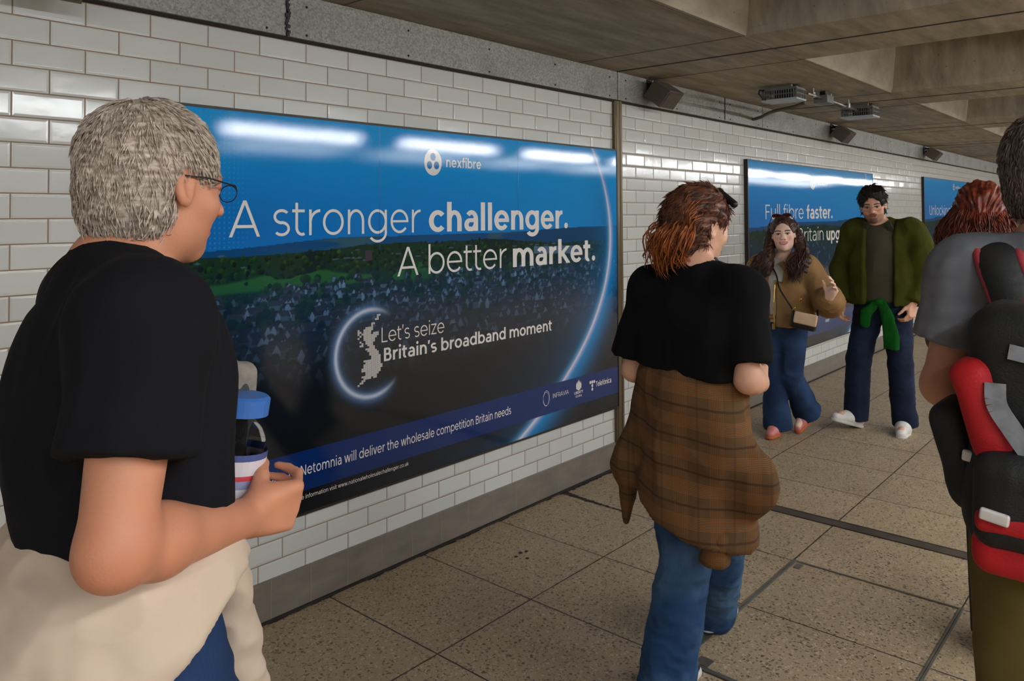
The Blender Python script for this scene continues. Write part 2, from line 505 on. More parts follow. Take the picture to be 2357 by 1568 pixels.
M['lamp_grey'] = M_plain('grey_lamp_body', (104, 104, 100), rough=.5, var=.15)
M['lamp_pale'] = M_plain('pale_lamp_cover', (176, 182, 186), rough=.4, var=.06)
M['galv_bright'] = M_plain('bright_conduit', (170, 166, 156), rough=.3, metal=.9)
M['cable'] = M_plain('dusty_cable', (96, 84, 66), rough=.7)
M['white'] = M_plain('white_lamp_housing', (214, 214, 208), rough=.5, var=.04)
M['tube'] = M_emit('lit_tube', (.96, 1.0, 1.03), TUBE_L)
M['diff'] = M_emit('lit_diffuser', (.96, 1.0, 1.03), DIFF_L)
M['print'] = M_vcol('glossy_print', rough=.6, spec=.08, coat=.7, coat_rough=.040)
M['letter'] = M_plain('white_printed_letter', (232, 228, 224), rough=.6, var=.02, spec=.08, coat=.75)
M['letter'].node_tree.nodes['Principled BSDF'].inputs['Coat Roughness'].default_value = .040
M['letter_blue'] = M_plain('blue_printed_dot', (10, 118, 190), rough=.6, var=.02, spec=.08, coat=.75)
for _k in ('print', 'letter', 'letter_blue'):
    _nt = M[_k].node_tree; _b = _nt.nodes['Principled BSDF']
    _g = node(_nt, 'ShaderNodeNewGeometry')
    _n = node(_nt, 'ShaderNodeTexNoise'); _n.inputs['Scale'].default_value = 900.0; _n.inputs['Detail'].default_value = 1
    L(_nt, _g.outputs['Position'], _n.inputs['Vector'])
    _n3 = node(_nt, 'ShaderNodeTexNoise'); _n3.inputs['Scale'].default_value = 3.0; _n3.inputs['Detail'].default_value = 1
    L(_nt, _g.outputs['Position'], _n3.inputs['Vector'])
    _bp = node(_nt, 'ShaderNodeBump'); _bp.inputs['Strength'].default_value = .022; _bp.inputs['Distance'].default_value = .001
    L(_nt, math_n(_nt, 'ADD', _n.outputs['Fac'], math_n(_nt, 'MULTIPLY', _n3.outputs['Fac'], 12.0)), _bp.inputs['Height'])
    L(_nt, _bp.outputs[0], _b.inputs['Coat Normal'])

# ================================================================== THE SETTING
def struct(name, mb, mat, bevel=0.0, parent=None):
    o = mb.build(name, mat, parent, bevel=bevel)
    if parent is None: o['kind'] = 'structure'
    return o

X0, X1, Y1, CZ = -7.0, 34.0, -7.6, 2.45
struct('floor', MB().box(((X0 + X1) / 2, Y1 / 2, -.1), (X1 - X0, -Y1, .2)), M['floor'])
w = MB().box(((X0 + 3.33) / 2, .1, 1.35), (3.33 - X0, .2, 2.7))
struct('wall_left', w, M['tile'])
w = MB().box(((3.33 + X1) / 2, .1, 1.35), (X1 - 3.33, .2, 2.7))
struct('wall_left', w, M['tile_b'])
struct('wall_right', MB().box(((X0 + X1) / 2, Y1 - .1, 1.35), (X1 - X0, .2, 2.7)), M['dark_wall'])
struct('wall_front', MB().box((X1 + .1, Y1 / 2, 1.35), (.2, -Y1, 2.7)), M['tile_y'])
struct('wall_back', MB().box((X0 - .1, Y1 / 2, 1.35), (.2, -Y1, 2.7)), M['tile_y'])

# coffered ceiling: a grid of soffit faces with hollow, slightly splayed boxes between them
def ceiling():
    mb = MB()
    pit, x_off, cw = 2.485, 1.22, 1.69
    xs = [(x_off + pit * n, x_off + pit * n + cw) for n in range(-3, 14)]
    ys = [(-1.05, -3.15)]
    dep, spl = .50, .075
    gx = sorted({X0, X1, *[a for p in xs for a in p]})
    gy = sorted({0.0, Y1, *[a for p in ys for a in p]}, reverse=True)
    holes = {(round(a[0], 4), round(b[0], 4)) for a in xs for b in ys}
    for i in range(len(gx) - 1):
        for j in range(len(gy) - 1):
            a, c, d, e = gx[i], gx[i + 1], gy[j], gy[j + 1]
            if (round(a, 4), round(d, 4)) in holes:
                T = [(a + spl, d - spl), (c - spl, d - spl), (c - spl, e + spl), (a + spl, e + spl)]
                B = [(a, d), (c, d), (c, e), (a, e)]
                ch = .03                                     # a small chamfer round the mouth
                Mi = [(a + ch * .5, d - ch * .5), (c - ch * .5, d - ch * .5), (c - ch * .5, e + ch * .5), (a + ch * .5, e + ch * .5)]
                for q in range(4):
                    r_ = (q + 1) % 4
                    mb.poly([(*B[q], CZ), (*B[r_], CZ), (*Mi[r_], CZ + ch), (*Mi[q], CZ + ch)])
                    mb.poly([(*Mi[q], CZ + ch), (*Mi[r_], CZ + ch), (*T[r_], CZ + dep), (*T[q], CZ + dep)])
                mb.poly([(*p, CZ + dep) for p in T])
            else:
                mb.poly([(a, d, CZ), (c, d, CZ), (c, e, CZ), (a, e, CZ)])
    mb.box(((X0 + X1) / 2, Y1 / 2, CZ + .75), (X1 - X0, -Y1, .3))
    return struct('ceiling', mb, M['concrete'])
ceiling()
# shadow-gap joints in the soffit
g = MB()
for n in range(-3, 13):
    x = 3.293 + 2.485 * n if n else 3.293
    g.box((x, Y1 / 2, CZ - .001), (.014, -Y1, .004))
struct('trim_1', g, M['dark_grout'])
g = MB()
for n in range(-2, 12):
    g.box((2.90 + 2.485 * n, -.53, CZ - .001), (.0035, 1.04, .003))
    g.box((3.70 + 2.485 * n, -.53, CZ - .001), (.004, 1.04, .003))
g.box((14, -1.035, CZ - .001), (40, .005, .003))
struct('trim_2', g, M['soffit_line'])

# grey stone skirting with fine joints, dirt line at the floor
struct('baseboard_left', MB().box(((X0 + X1) / 2, -.006, .0783), (X1 - X0, .012, .1566)), M['skirt'])
g = MB()
xs = [.891 + .1806 * n for n in range(-30, 150)]
for i, x in enumerate(xs):
    if abs(x - 3.32) < .05: continue
    g.box((x, -.0123, .0783), (.0025, .001, .1566))
struct('trim_3', g, M['grout'])
struct('trim_4', MB().box(((X0 + X1) / 2, -.016, .004), (X1 - X0, .014, .010)), M['dark_grout'])
struct('baseboard_right', MB().box(((X0 + X1) / 2, Y1 + .006, .0783), (X1 - X0, .012, .1566)), M['skirt'])

# movement joint: bronze strip up the wall, rubber strip across the floor
g = MB()
g.box((3.319, -.011, 1.14), (.082, .022, 2.26))
g.box((3.319 - .022, -.023, 1.14), (.016, .006, 2.26)); g.box((3.319 + .022, -.023, 1.14), (.016, .006, 2.26))
struct('trim_5', g, M['strip'], bevel=.003)
g = MB()
g.box((3.262, Y1 / 2, .0015), (.062, -Y1 - .03, .005))
g.box((3.262 - .037, Y1 / 2, .002), (.008, -Y1 - .03, .006)); g.box((3.262 + .037, Y1 / 2, .002), (.008, -Y1 - .03, .006))
struct('trim_6', g, M['drain'])
# slab-covered access hatch: bright edge strips set in the floor
def hatch_strip(n, x0, x1, y0, y1, wd):
    g = MB()
    dx, dy = x1 - x0, y1 - y0
    for k in (-1, 1):
        if abs(dx) > abs(dy): g.box(((x0 + x1) / 2, y0 + k * wd * .27, .0015), (dx, wd * .42, .005))
        else: g.box((x0 + k * wd * .27, (y0 + y1) / 2, .0015), (wd * .42, abs(dy), .005))
    struct('trim_%d' % n, g, M['alu'])
hatch_strip(7, 1.69, 2.72, -1.338, -1.338, .022)
hatch_strip(8, 1.69, 2.72, -2.000, -2.000, .018)
hatch_strip(9, 2.711, 2.711, -1.35, -1.99, .010)
hatch_strip(10, 1.685, 1.685, -1.35, -1.99, .018)
struct('trim_11', MB().box((2.665, -1.372, .001), (.045, .028, .004)).box((1.725, -1.405, .001), (.05, .05, .004)), M['alu'])

# galvanised fascia under the soffit, in lengths, each with its screws
def screw_mb(x, z, y):
    mb = MB(); k = 10; r = .0055
    ring = [(x + r * math.cos(2 * PI * i / k), y, z + r * math.sin(2 * PI * i / k)) for i in range(k)]
    top = [(x + r * .7 * math.cos(2 * PI * i / k), y - .004, z + r * .7 * math.sin(2 * PI * i / k)) for i in range(k)]
    mb.poly(top)
    for i in range(k): mb.poly([ring[i], ring[(i + 1) % k], top[(i + 1) % k], top[i]])
    return mb
seams = [-3.2, -1.3, .20, .945, 3.30, 4.775, 5.47, 8.46, 10.32, 13.0, 15.4, 17.8, 20.2]
tn = 12
for a, b_ in zip(seams[:-1], seams[1:]):
    pl = struct('trim_%d' % tn, MB().box(((a + b_) / 2, -.015, 2.361), (b_ - a - .008, .030, .176)), M['galv'], bevel=.002)
    tn += 1
    if b_ < 11:
        nsc = max(2, int(round((b_ - a) / .62)) + 1)
        for i in range(nsc):
            x = a + .09 + (b_ - a - .18) * i / (nsc - 1)
            for z in (2.290, 2.405):
                screw_mb(x, z, -.0301).build('screw', M['screw'], pl)
# torn sealant in the open seam and the dark gap below the fascia
g = MB()
rs = np.random.RandomState(3)
for k in range(16):
    z = 2.28 + .16 * k / 15
    g.box((.945 + rs.uniform(-.006, .008), -.031 - rs.uniform(0, .004), z), (rs.uniform(.008, .022), .006, rs.uniform(.008, .018)))
for k in range(9):
    z = 2.29 + .15 * k / 8
    g.box((4.775 + rs.uniform(-.004, .004), -.030, z), (.014, .006, .02))
struct('trim_%d' % tn, g, M['black']); tn += 1
g = MB().box((13, -.007, 2.268), (40, .014, .010))
struct('trim_%d' % tn, g, M['dark_grout']); tn += 1

# ------------------------------------------------------------------ ceiling lamps (behind the camera and along the corridor)
def batten(n, x):
    t = thing('batten_light', 'long fluorescent batten lamp on the soffit', 'light', (x, -3.78, CZ), 0, 'fluorescent battens along the corridor')
    MB().box((0, 0, -.035), (1.62, .10, .07)).build('housing', M['white'], t, bevel=.006)
    MB().tube([(-.75, 0, -.105), (.75, 0, -.105)], .024, 14).build('lamp_tube', M['tube'], t, smooth=False)
    for s in (-1, 1):
        MB().box((s * .775, 0, -.095), (.05, .06, .06)).build('lamp_holder', M['white'], t, bevel=.004)
for n in range(-4, 10): batten(n, 3.45 + 2.05 * n)
def flat_lamp(x):
    t = thing('diffuser_light', 'wide flat diffuser lamp on the far side of the soffit', 'light', (x, -5.25, CZ - .03), 0, 'flat diffuser lamps along the far side')
    MB().box((0, 0, -.03), (1.55, .92, .06)).build('housing', M['white'], t, bevel=.006)
    MB().box((0, 0, -.065), (1.48, .86, .012)).build('diffuser', M['diff'], t)
for n in range(-3, 9): flat_lamp(4.3 + 2.05 * n)

# ------------------------------------------------------------------ speakers pointing down from the corner of wall and soffit
SPK = [(-.04, 'brown-grey wall speaker above the left end of the tiled wall'), (3.58, 'brown-grey speaker beside the bronze joint strip above the large poster'),
       (7.02, 'brown-grey speaker under the farther grilled lamp'), (10.55, 'small far speaker on its bracket above the farthest poster')]
def speaker(x, label):
    t = thing('wall_speaker', label, 'speaker', (x, -.045, CZ - (.03 if x < 0 else 0)), 0, 'speakers along the top of the wall')
    pr = [(.0, -.120), (-.080, -.028), (-.196, -.108), (-.113, -.206)]
    mb = MB(); a = [(0, y, z) for y, z in pr]; b = [(.18, y, z) for y, z in pr]
    mb.poly(a); mb.poly(b[::-1])
    for i in range(4): mb.poly([a[(i + 1) % 4], a[i], b[i], b[(i + 1) % 4]])
    mb.build('case', M['spk'], t, bevel=.006)
    n = Vector((0, -.763, -.646)) * .0035
    q = [(.010, pr[2][0] + .006, pr[2][1] - .008), (.170, pr[2][0] + .006, pr[2][1] - .008), (.170, pr[3][0] - .006, pr[3][1] + .008), (.010, pr[3][0] - .006, pr[3][1] + .008)]
    f = [Vector(p) + n for p in q]; g = MB(); g.poly(f)
    for i in range(4): g.poly([q[i], q[(i + 1) % 4], f[(i + 1) % 4], f[i]])
    g.build('grille', M['spk_front'], t)
    br = MB().box((.09, .012, -.06), (.06, .012, .11)).box((.09, -.02, -.040), (.035, .07, .022)).tube([(.09, -.0, -.075), (.09, -.04, -.070)], .014, 10)
    br.build('bracket', M['black'], t)
    MB().tube(spline([(.06, .0, -.02), (.045, -.03, -.035), (.05, -.05, -.05)], 8), .004, 6).build('cable', M['black'], t)
for a_ in SPK: speaker(*a_)

# ------------------------------------------------------------------ two grilled lamp units joined by conduit, hung under the soffit
def grilled_lamp(x, y, label):
    t = thing('grilled_lamp', label, 'lamp unit', (x, y, CZ), 0, 'grilled lamp units under the soffit')
    sx, sy = .175, .255
    MB().box((0, 0, -.102), (sx, sy, .014)).build('base_plate', M['lamp_pale'], t, bevel=.003)
    MB().box((0, 0, -.028), (sx * .94, sy * .96, .012)).build('top_plate', M['lamp_grey'], t)
    MB().box((0, -.02, -.063), (sx * .5, sy * .5, .060)).build('gear_box', M['black'], t)
    g = MB()
    for i in range(15):
        yy = -sy / 2 + .008 + (sy - .016) * i / 14
        for s_ in (-1, 1): g.box((s_ * (sx / 2 - .006), yy, -.064), (.004, .0045, .064))
    for i in range(9):
        xx = -sx / 2 + .008 + (sx - .016) * i / 8
        for s_ in (-1, 1): g.box((xx, s_ * (sy / 2 - .005), -.064), (.0045, .004, .064))
    for z in (-.034, -.064):
        for s_ in (-1, 1): g.box((s_ * (sx / 2 - .005), 0, z), (.005, sy, .005)); g.box((0, s_ * (sy / 2 - .004), z), (sx, .005, .005))
    g.build('wire_guard', M['lamp_grey'], t)
    h = MB().box((-.05, 0, -.011), (.022, .16, .022)).box((.05, 0, -.011), (.022, .16, .022)); h.build('hanger', M['galv_bright'], t)
    return t
la = grilled_lamp(4.56, -.575, 'nearer grilled lamp unit under the soffit')
MB().tube([(-.07, .10, -.03), (-.12, .12, -.03), (-.14, .12, -.055), (-.12, .10, -.09), (-.06, .09, -.10)], .006, 8).build('cable_loop', M['black'], la, smooth=True)
grilled_lamp(5.93, -.665, 'farther grilled lamp unit under the soffit')
jb = thing('junction_box', 'small grey junction box between the two grilled lamps', 'junction box', (4.99, -.70, CZ), 0)
MB().box((0, 0, -.062), (.135, .10, .055)).build('box', M['lamp_grey'], jb, bevel=.004)
MB().box((0, 0, -.0175), (.04, .04, .035)).build('stem', M['black'], jb)
cn = thing('conduit', 'bright steel conduit run linking junction box and grilled lamps', 'conduit', (4.99, -.70, CZ), 0)
MB().tube([(-.335, -.01, -.055), (-.068, -.01, -.055)], .009, 10).tube([(.068, -.01, -.055), (.85, .03, -.055)], .009, 10).build('pipe', M['galv_bright'], cn, smooth=True)
for x in (-.20, .16, .55):
    MB().tube([(x, 0, -.066), (x, 0, -.030)], .013, 10).tube([(x, 0, -.03), (x, 0, .0)], .005, 8).build('clip', M['galv_bright'], cn)
cb = thing('power_cable', 'dusty cable curving from the nearer grilled lamp to the wall fascia', 'cable', (4.7, -.60, CZ), 0)
P_ = [(.05, -.05, -.105), (.16, .08, -.112), (.34, .30, -.105), (.52, .47, -.115), (.57, .55, -.122), (.575, .569, -.122)]
MB().tube(spline(P_, 18), .0125, 10).build('cable', M['cable'], cb, smooth=True)

# grime packed into the slab joint and the foot of the wall by the movement joint
rs = np.random.RandomState(12)
g = MB()
def blot(cx, cy, rx, ry):
    a = np.linspace(0, 2 * PI, 13)[:-1]
    q = [(cx + rx * math.cos(t) * k, cy + ry * math.sin(t) * k) for t, k in zip(a, rs.uniform(.6, 1.2, 12))]
    g.poly([(x, y, .0012 + len(g.f) * 1e-5) for x, y in q])
for k in range(16):
    t = k / 15
    blot(2.712 + rs.uniform(-.004, .004) + .02 * (1 - t) ** 3, -.03 - .42 * t, .020 * (1 - t) + .005, .022)
for k in range(44):
    blot(2.70 + .62 * k / 43, -.026 - rs.uniform(0, .008), .014, rs.uniform(.006, .016))
for k in range(30):
    blot(rs.uniform(.6, 2.6), -.024 - rs.uniform(0, .006), .03, rs.uniform(.003, .008))
for c in ((1.975, -.35), (2.005, -.36), (1.95, -.41), (1.93, -.36)): blot(c[0], c[1], .012, .010)
struct('trim_%d' % tn, g, M['dark_grout']); tn += 1

# ================================================================== LETTERING (a geometric sans drawn from bars and ring arcs)
XH, CAP, ASC, DSC = .53, .70, .745, -.20

def gl(ch, wx, wy):
    """-> advance, list of polygons in em units"""
    P = []
    lev = [0]
    bold = wx > .1
    def bar(x0, y0, x1, y1): lev[0] += 1; P.append([lev[0], (x0, y0), (x1, y0), (x1, y1), (x0, y1)])
    def quad(*p): lev[0] += 1; P.append([lev[0], *p])
    def arc(cx, cy, rx, ry, a0=0, a1=360, n=None, tx=None, ty=None):
        tx = wx if tx is None else tx; ty = wy if ty is None else ty
        n = n or max(6, int(abs(a1 - a0) / 9))
        lev[0] += 1
        for i in range(n):
            p = R(a0 + (a1 - a0) * i / n); q = R(a0 + (a1 - a0) * (i + 1) / n)
            P.append([lev[0], (cx + rx * math.cos(p), cy + ry * math.sin(p)), (cx + rx * math.cos(q), cy + ry * math.sin(q)),
                      (cx + (rx - tx) * math.cos(q), cy + (ry - ty) * math.sin(q)), (cx + (rx - tx) * math.cos(p), cy + (ry - ty) * math.sin(p))])
    def disc(cx, cy, r, n=20): P.append([0] + [(cx + r * math.cos(2 * PI * i / n), cy + r * math.sin(2 * PI * i / n)) for i in range(n)])
    def diag(x0, y0, x1, y1, w):
        quad((x0 - w / 2, y0), (x0 + w / 2, y0), (x1 + w / 2, y1), (x1 - w / 2, y1))
    l = .075 if not bold else .055          # side bearing of a stem
    s = .042 if not bold else .03           # side bearing of a round
    rr = .285 if not bold else .295         # half width of the round letters
    ry = XH / 2 + .008; cy = XH / 2
    nh = .235 if not bold else .255         # half width of n
    def shoulder(x0, w, top=XH, foot=0.0):
        rx = w / 2
        ryy = min(.27, top * .5)
        arc(x0 + rx, top - ryy + .008, rx, ryy, 0, 180)
        bar(x0 + w - wx, foot, x0 + w, top - ryy + .01)
    if ch == ' ': return .26, P
    if ch in '.': r = wx * .62 if not bold else .085; disc(l + r, r, r); return 2 * l + 2 * r - .01, P
    if ch in "'’":
        quad((l * .6 + .01, .52), (l * .6 + wx * .75, .52), (l * .6 + wx * 1.15, .72), (l * .6 + wx * .1, .72)); return l * 1.2 + wx * 1.1, P
    if ch == 'o' or ch == 'ó':
        arc(s + rr, cy, rr, ry)
        if ch == 'ó': quad((s + rr - .03, .60), (s + rr + .05, .60), (s + rr + .14, .75), (s + rr + .03, .75))
        return 2 * (s + rr), P
    if ch == 'O': arc(s + .36, .35, .36, .362); return 2 * (s + .36), P
    if ch == 'c':
        arc(s + rr, cy, rr, ry, 42, 318); return s + rr * 1.82 + .015, P
    if ch == 'e':
        arc(s + rr, cy, rr, ry, 0, 322); bar(s + wx * .5, cy - wy * .42, s + 2 * rr - .004, cy + wy * .42)
        quad((s + 2 * rr - wx, cy - wy * .42), (s + 2 * rr, cy - wy * .42), (s + 2 * rr, cy + .02), (s + 2 * rr - wx, cy + .02))
        return 2 * (s + rr), P
    if ch in 'bdpqg':
        left = ch in 'bp'
        x0 = l if left else s
        arc(x0 + rr, cy, rr, ry)
        sx = x0 if left else x0 + 2 * rr - wx
        y0, y1 = {'b': (0, ASC), 'd': (0, ASC), 'p': (DSC, XH), 'q': (DSC, XH), 'g': (.0, XH)}[ch]
        bar(sx, y0, sx + wx, y1)
        if ch == 'g':
            arc(x0 + rr + .005, .01, rr - .005, .215, 212, 360)
        return l + s + 2 * rr, P
    if ch == 'a':
        w = .45 if not bold else .5
        x0 = s + .01
        arc(x0 + w / 2 + .012, XH - .235 + .008, w / 2 - .012, .235, 0, 142)
        bar(x0 + w - wx, 0, x0 + w, XH - .225)
        by = .165
        arc(x0 + .19, by - .005, .19, by + .003, 90, 270)
        bar(x0 + .19, 2 * by - wy * .88 - .003, x0 + w - wx * .5, 2 * by - .003)
        bar(x0 + .19, -.008, x0 + w * .62, wy - .008)
        arc(x0 + w * .5, by + .07, w * .5, by + .078, 282, 360)
        return x0 + w + l * .95, P
    if ch in 'nhmu':
        w = 2 * nh
        if ch == 'u':
            x0 = l
            arc(x0 + nh, .262, nh, .27, 180, 360); bar(x0, .25, x0 + wx, XH); bar(x0 + w - wx, 0, x0 + w, XH); return w + 2 * l, P
        bar(l, 0, l + wx, ASC if ch == 'h' else XH); shoulder(l, w)
        if ch == 'm': shoulder(l + w - wx, w); return 2 * w - wx + 2 * l, P
        return w + 2 * l, P
    if ch == 'r':
        bar(l, 0, l + wx, XH); rw = .3 if not bold else .34
        arc(l + rw, XH - .27 + .008, rw, .27, 92, 180); return l + rw + .02, P
    if ch in 'il':
        bar(l, 0, l + wx, XH if ch == 'i' else ASC)
        if ch == 'i': disc(l + wx / 2, .70, max(.044, wx * .57))
        return 2 * l + wx, P
    if ch == 't':
        x = .095; bar(x, .12, x + wx, .665); bar(.015, XH - wy, .33 if not bold else .37, XH)
        arc(x + .17, .165, .17, .173, 180, 296); return .37 if not bold else .4, P
    if ch == 'f':
        x = .095; bar(x, 0, x + wx, ASC - .16); arc(x + .18, ASC - .175, .18, .183, 72, 180); bar(.015, XH - wy, .33 if not bold else .37, XH); return .34 if not bold else .38, P
    if ch == 's':
        w = .40 if not bold else .45; h = wy / 2; r1 = XH / 4 + h / 2 + .004
        x0 = s + .005; c = x0 + w / 2
        arc(c, XH - r1 + .006, w / 2, r1, 38, 274, tx=wx * .92); arc(c, r1 - .006, w / 2, r1, -142, 94, tx=wx * .92)
        return x0 + w + s, P
    if ch == 'v' or ch == 'y':
        w = .5 if not bold else .57; q = wx * 1.12; x0 = .015
        diag(x0 + q / 2, XH, x0 + w / 2, 0, q); diag(x0 + w - q / 2, XH, x0 + w / 2, 0, q)
        if ch == 'y': diag(x0 + w / 2, 0, x0 + w / 2 - .09, DSC, q); bar(x0 + .02, DSC, x0 + w / 2 - .08, DSC + wy)
        return w + 2 * x0, P
    if ch == 'w':
        w = .80 if not bold else .88; q = wx * 1.08; x0 = .015
        for a, c in ((0, .25), (.5, .25), (.5, .75), (1, .75)):
            diag(x0 + q / 2 + (w - q) * a, XH, x0 + q / 2 + (w - q) * c, 0, q)
        return w + 2 * x0, P
    if ch == 'x':
        w = .47 if not bold else .55; q = wx * 1.25; diag(.02 + q / 2, 0, .02 + w - q / 2, XH, q); diag(.02 + q / 2, XH, .02 + w - q / 2, 0, q); return w + .04, P
    if ch == 'z':
        w = .42; bar(.04, 0, .04 + w, wy); bar(.04, XH - wy, .04 + w, XH); diag(.04 + wx * .6, wy * .5, .04 + w - wx * .6, XH - wy * .5, wx * 1.15); return w + .08, P
    if ch == 'k':
        bar(l, 0, l + wx, ASC); q = wx * 1.2
        quad((l + wx * .6, .15), (l + wx * .6, .15 + q * .95), (l + .44 - q * .3, XH), (l + .44 + q * .6, XH))
        quad((l + .15, .26), (l + .24, .36), (l + .48 + q * .5, 0), (l + .48 - q * .5, 0)); return l + .5 + q * .3, P
    # ---- capitals
    if ch == 'A' or ch == 'V':
        w = .70 if not bold else .76; q = wx * 1.1; top = CAP
        y0, y1 = (0, top) if ch == 'A' else (top, 0)
        diag(.01 + q / 2, y0, .01 + w / 2, y1, q); diag(.01 + w - q / 2, y0, .01 + w / 2, y1, q)
        if ch == 'A': bar(.01 + w * .19, .17, .01 + w * .81, .17 + wy)
        return w + .02, P
    if ch == 'B':
        bar(l, 0, l + wx, CAP); m = .37; rx = .19
        bar(l, CAP - wy, l + .28, CAP); bar(l, m - wy / 2, l + .32, m + wy / 2); bar(l, 0, l + .32, wy)
        arc(l + .27, (CAP + m - wy / 2) / 2, rx, (CAP - m + wy / 2) / 2, -90, 90); arc(l + .31, (m + wy / 2) / 2, rx + .01, (m + wy / 2) / 2, -90, 90)
        return l + .52 + s, P
    if ch in 'FELT':
        if ch == 'T': bar(.02, CAP - wy, .56, CAP); bar(.29 - wx / 2, 0, .29 + wx / 2, CAP); return .58, P
        bar(l, 0, l + wx, CAP); w = .43
        if ch != 'F': bar(l, 0, l + w, wy)
        if ch != 'L': bar(l, CAP - wy, l + w, CAP); bar(l, .33, l + w * .88, .33 + wy)
        return l + w + .03, P
    if ch == 'I': bar(l, 0, l + wx, CAP); return 2 * l + wx, P
    if ch == 'N': bar(l, 0, l + wx, CAP); bar(l + .52, 0, l + .52 + wx, CAP); diag(l + wx * .6, CAP, l + .52 + wx * .4, 0, wx * 1.2); return 2 * l + .52 + wx, P
    if ch == 'R':
        bar(l, 0, l + wx, CAP); bar(l, CAP - wy, l + .28, CAP); bar(l, .24, l + .28, .24 + wy)
        arc(l + .27, (CAP + .24) / 2, .21, (CAP - .24) / 2, -90, 90); diag(l + .28, .25, l + .45, 0, wx * 1.15); return l + .53, P
    if ch == 'U': arc(l + .25, .26, .25, .268, 180, 360); bar(l, .25, l + wx, CAP); bar(l + .5 - wx, .25, l + .5, CAP); return .5 + 2 * l, P
    if ch == 'Y': q = wx * 1.1; diag(.02 + q / 2, CAP, .29, .3, q); diag(.56 - q / 2, CAP, .29, .3, q); bar(.29 - wx / 2, 0, .29 + wx / 2, .32); return .58, P
    if ch in 'CG':
        arc(s + .35, .35, .35, .362, 45, 318)
        if ch == 'G': bar(s + .66 - wx, .1, s + .66, .36); bar(s + .42, .36 - wy, s + .66, .36)
        return s + .68, P
    return .3, P

LIGHT, REG, MED, BOLD = (.066, .058), (.074, .066), (.095, .082), (.158, .116)

def text_polys(s, weight):
    out, x, wi = [], 0.0, 0
    for ch in s:
        adv, P = gl(ch, *weight)
        out += [(wi, [p[0]] + [(x + u, v) for u, v in p[1:]]) for p in P]
        x += adv; wi += ch == ' '
    xs = [p[0] for _, poly in out for p in poly[1:]]
    return out, min(xs), max(xs)

def put_text(s, weight, x0, x1, z0, cap_h, y, cap_em=CAP):
    """set s so that its ink runs from x0 to x1 on baseline z0; capitals cap_h tall"""
    polys, a, b = text_polys(s, weight)
    sx = (x1 - x0) / (b - a); sz = cap_h / cap_em
    words = [MB() for _ in s.split(' ')]
    for wi, p in polys:
        mb = words[wi]
        q = [(x0 + (u - a) * sx, y - 4e-5 * p[0], z0 + v * sz) for u, v in p[1:]]
        ar = sum(q[i][0] * q[(i + 1) % len(q)][2] - q[(i + 1) % len(q)][0] * q[i][2] for i in range(len(q)))
        mb.poly(q if ar > 0 else q[::-1])
    return words

def disc_poly(mb, cx, cz, r, y, n=40, rz=None):
    rz = r if rz is None else rz
    mb.poly([(cx + r * math.cos(2 * PI * i / n), y, cz + rz * math.sin(2 * PI * i / n)) for i in range(n)])

def ring_poly(mb, cx, cz, r, w, y, n=56, rz=None):
    rz = r if rz is None else rz
    for i in range(n):
        a, b = 2 * PI * i / n, 2 * PI * (i + 1) / n
        mb.poly([(cx + r * math.cos(a), y, cz + rz * math.sin(a)), (cx + r * math.cos(b), y, cz + rz * math.sin(b)),
                 (cx + (r - w) * math.cos(b), y, cz + (rz - w) * math.sin(b)), (cx + (r - w) * math.cos(a), y, cz + (rz - w) * math.sin(a))][::1])

# ================================================================== the printed picture: sky, downs, woods, roofs, dark foot
def fbm(x, y, seed, octs=5, f0=1.0):
    rs = np.random.RandomState(seed)
    out = np.zeros_like(x); amp = 1.0; tot = 0
    for o in range(octs):
        f = f0 * 2 ** o
        g = rs.rand(64, 64)
        u, v = x * f + rs.rand() * 64, y * f + rs.rand() * 64
        i, j = np.floor(u).astype(int), np.floor(v).astype(int)
        a, b = u - i, v - j
        a, b = a * a * (3 - 2 * a), b * b * (3 - 2 * b)
        G = lambda p, q: g[p % 64, q % 64]
        out += amp * ((G(i, j) * (1 - a) + G(i + 1, j) * a) * (1 - b) + (G(i, j + 1) * (1 - a) + G(i + 1, j + 1) * a) * b)
        tot += amp; amp *= .55
    return out / tot

def sstep(a, b, x):
    t = np.clip((x - a) / (b - a), 0, 1)
    return t * t * (3 - 2 * t)

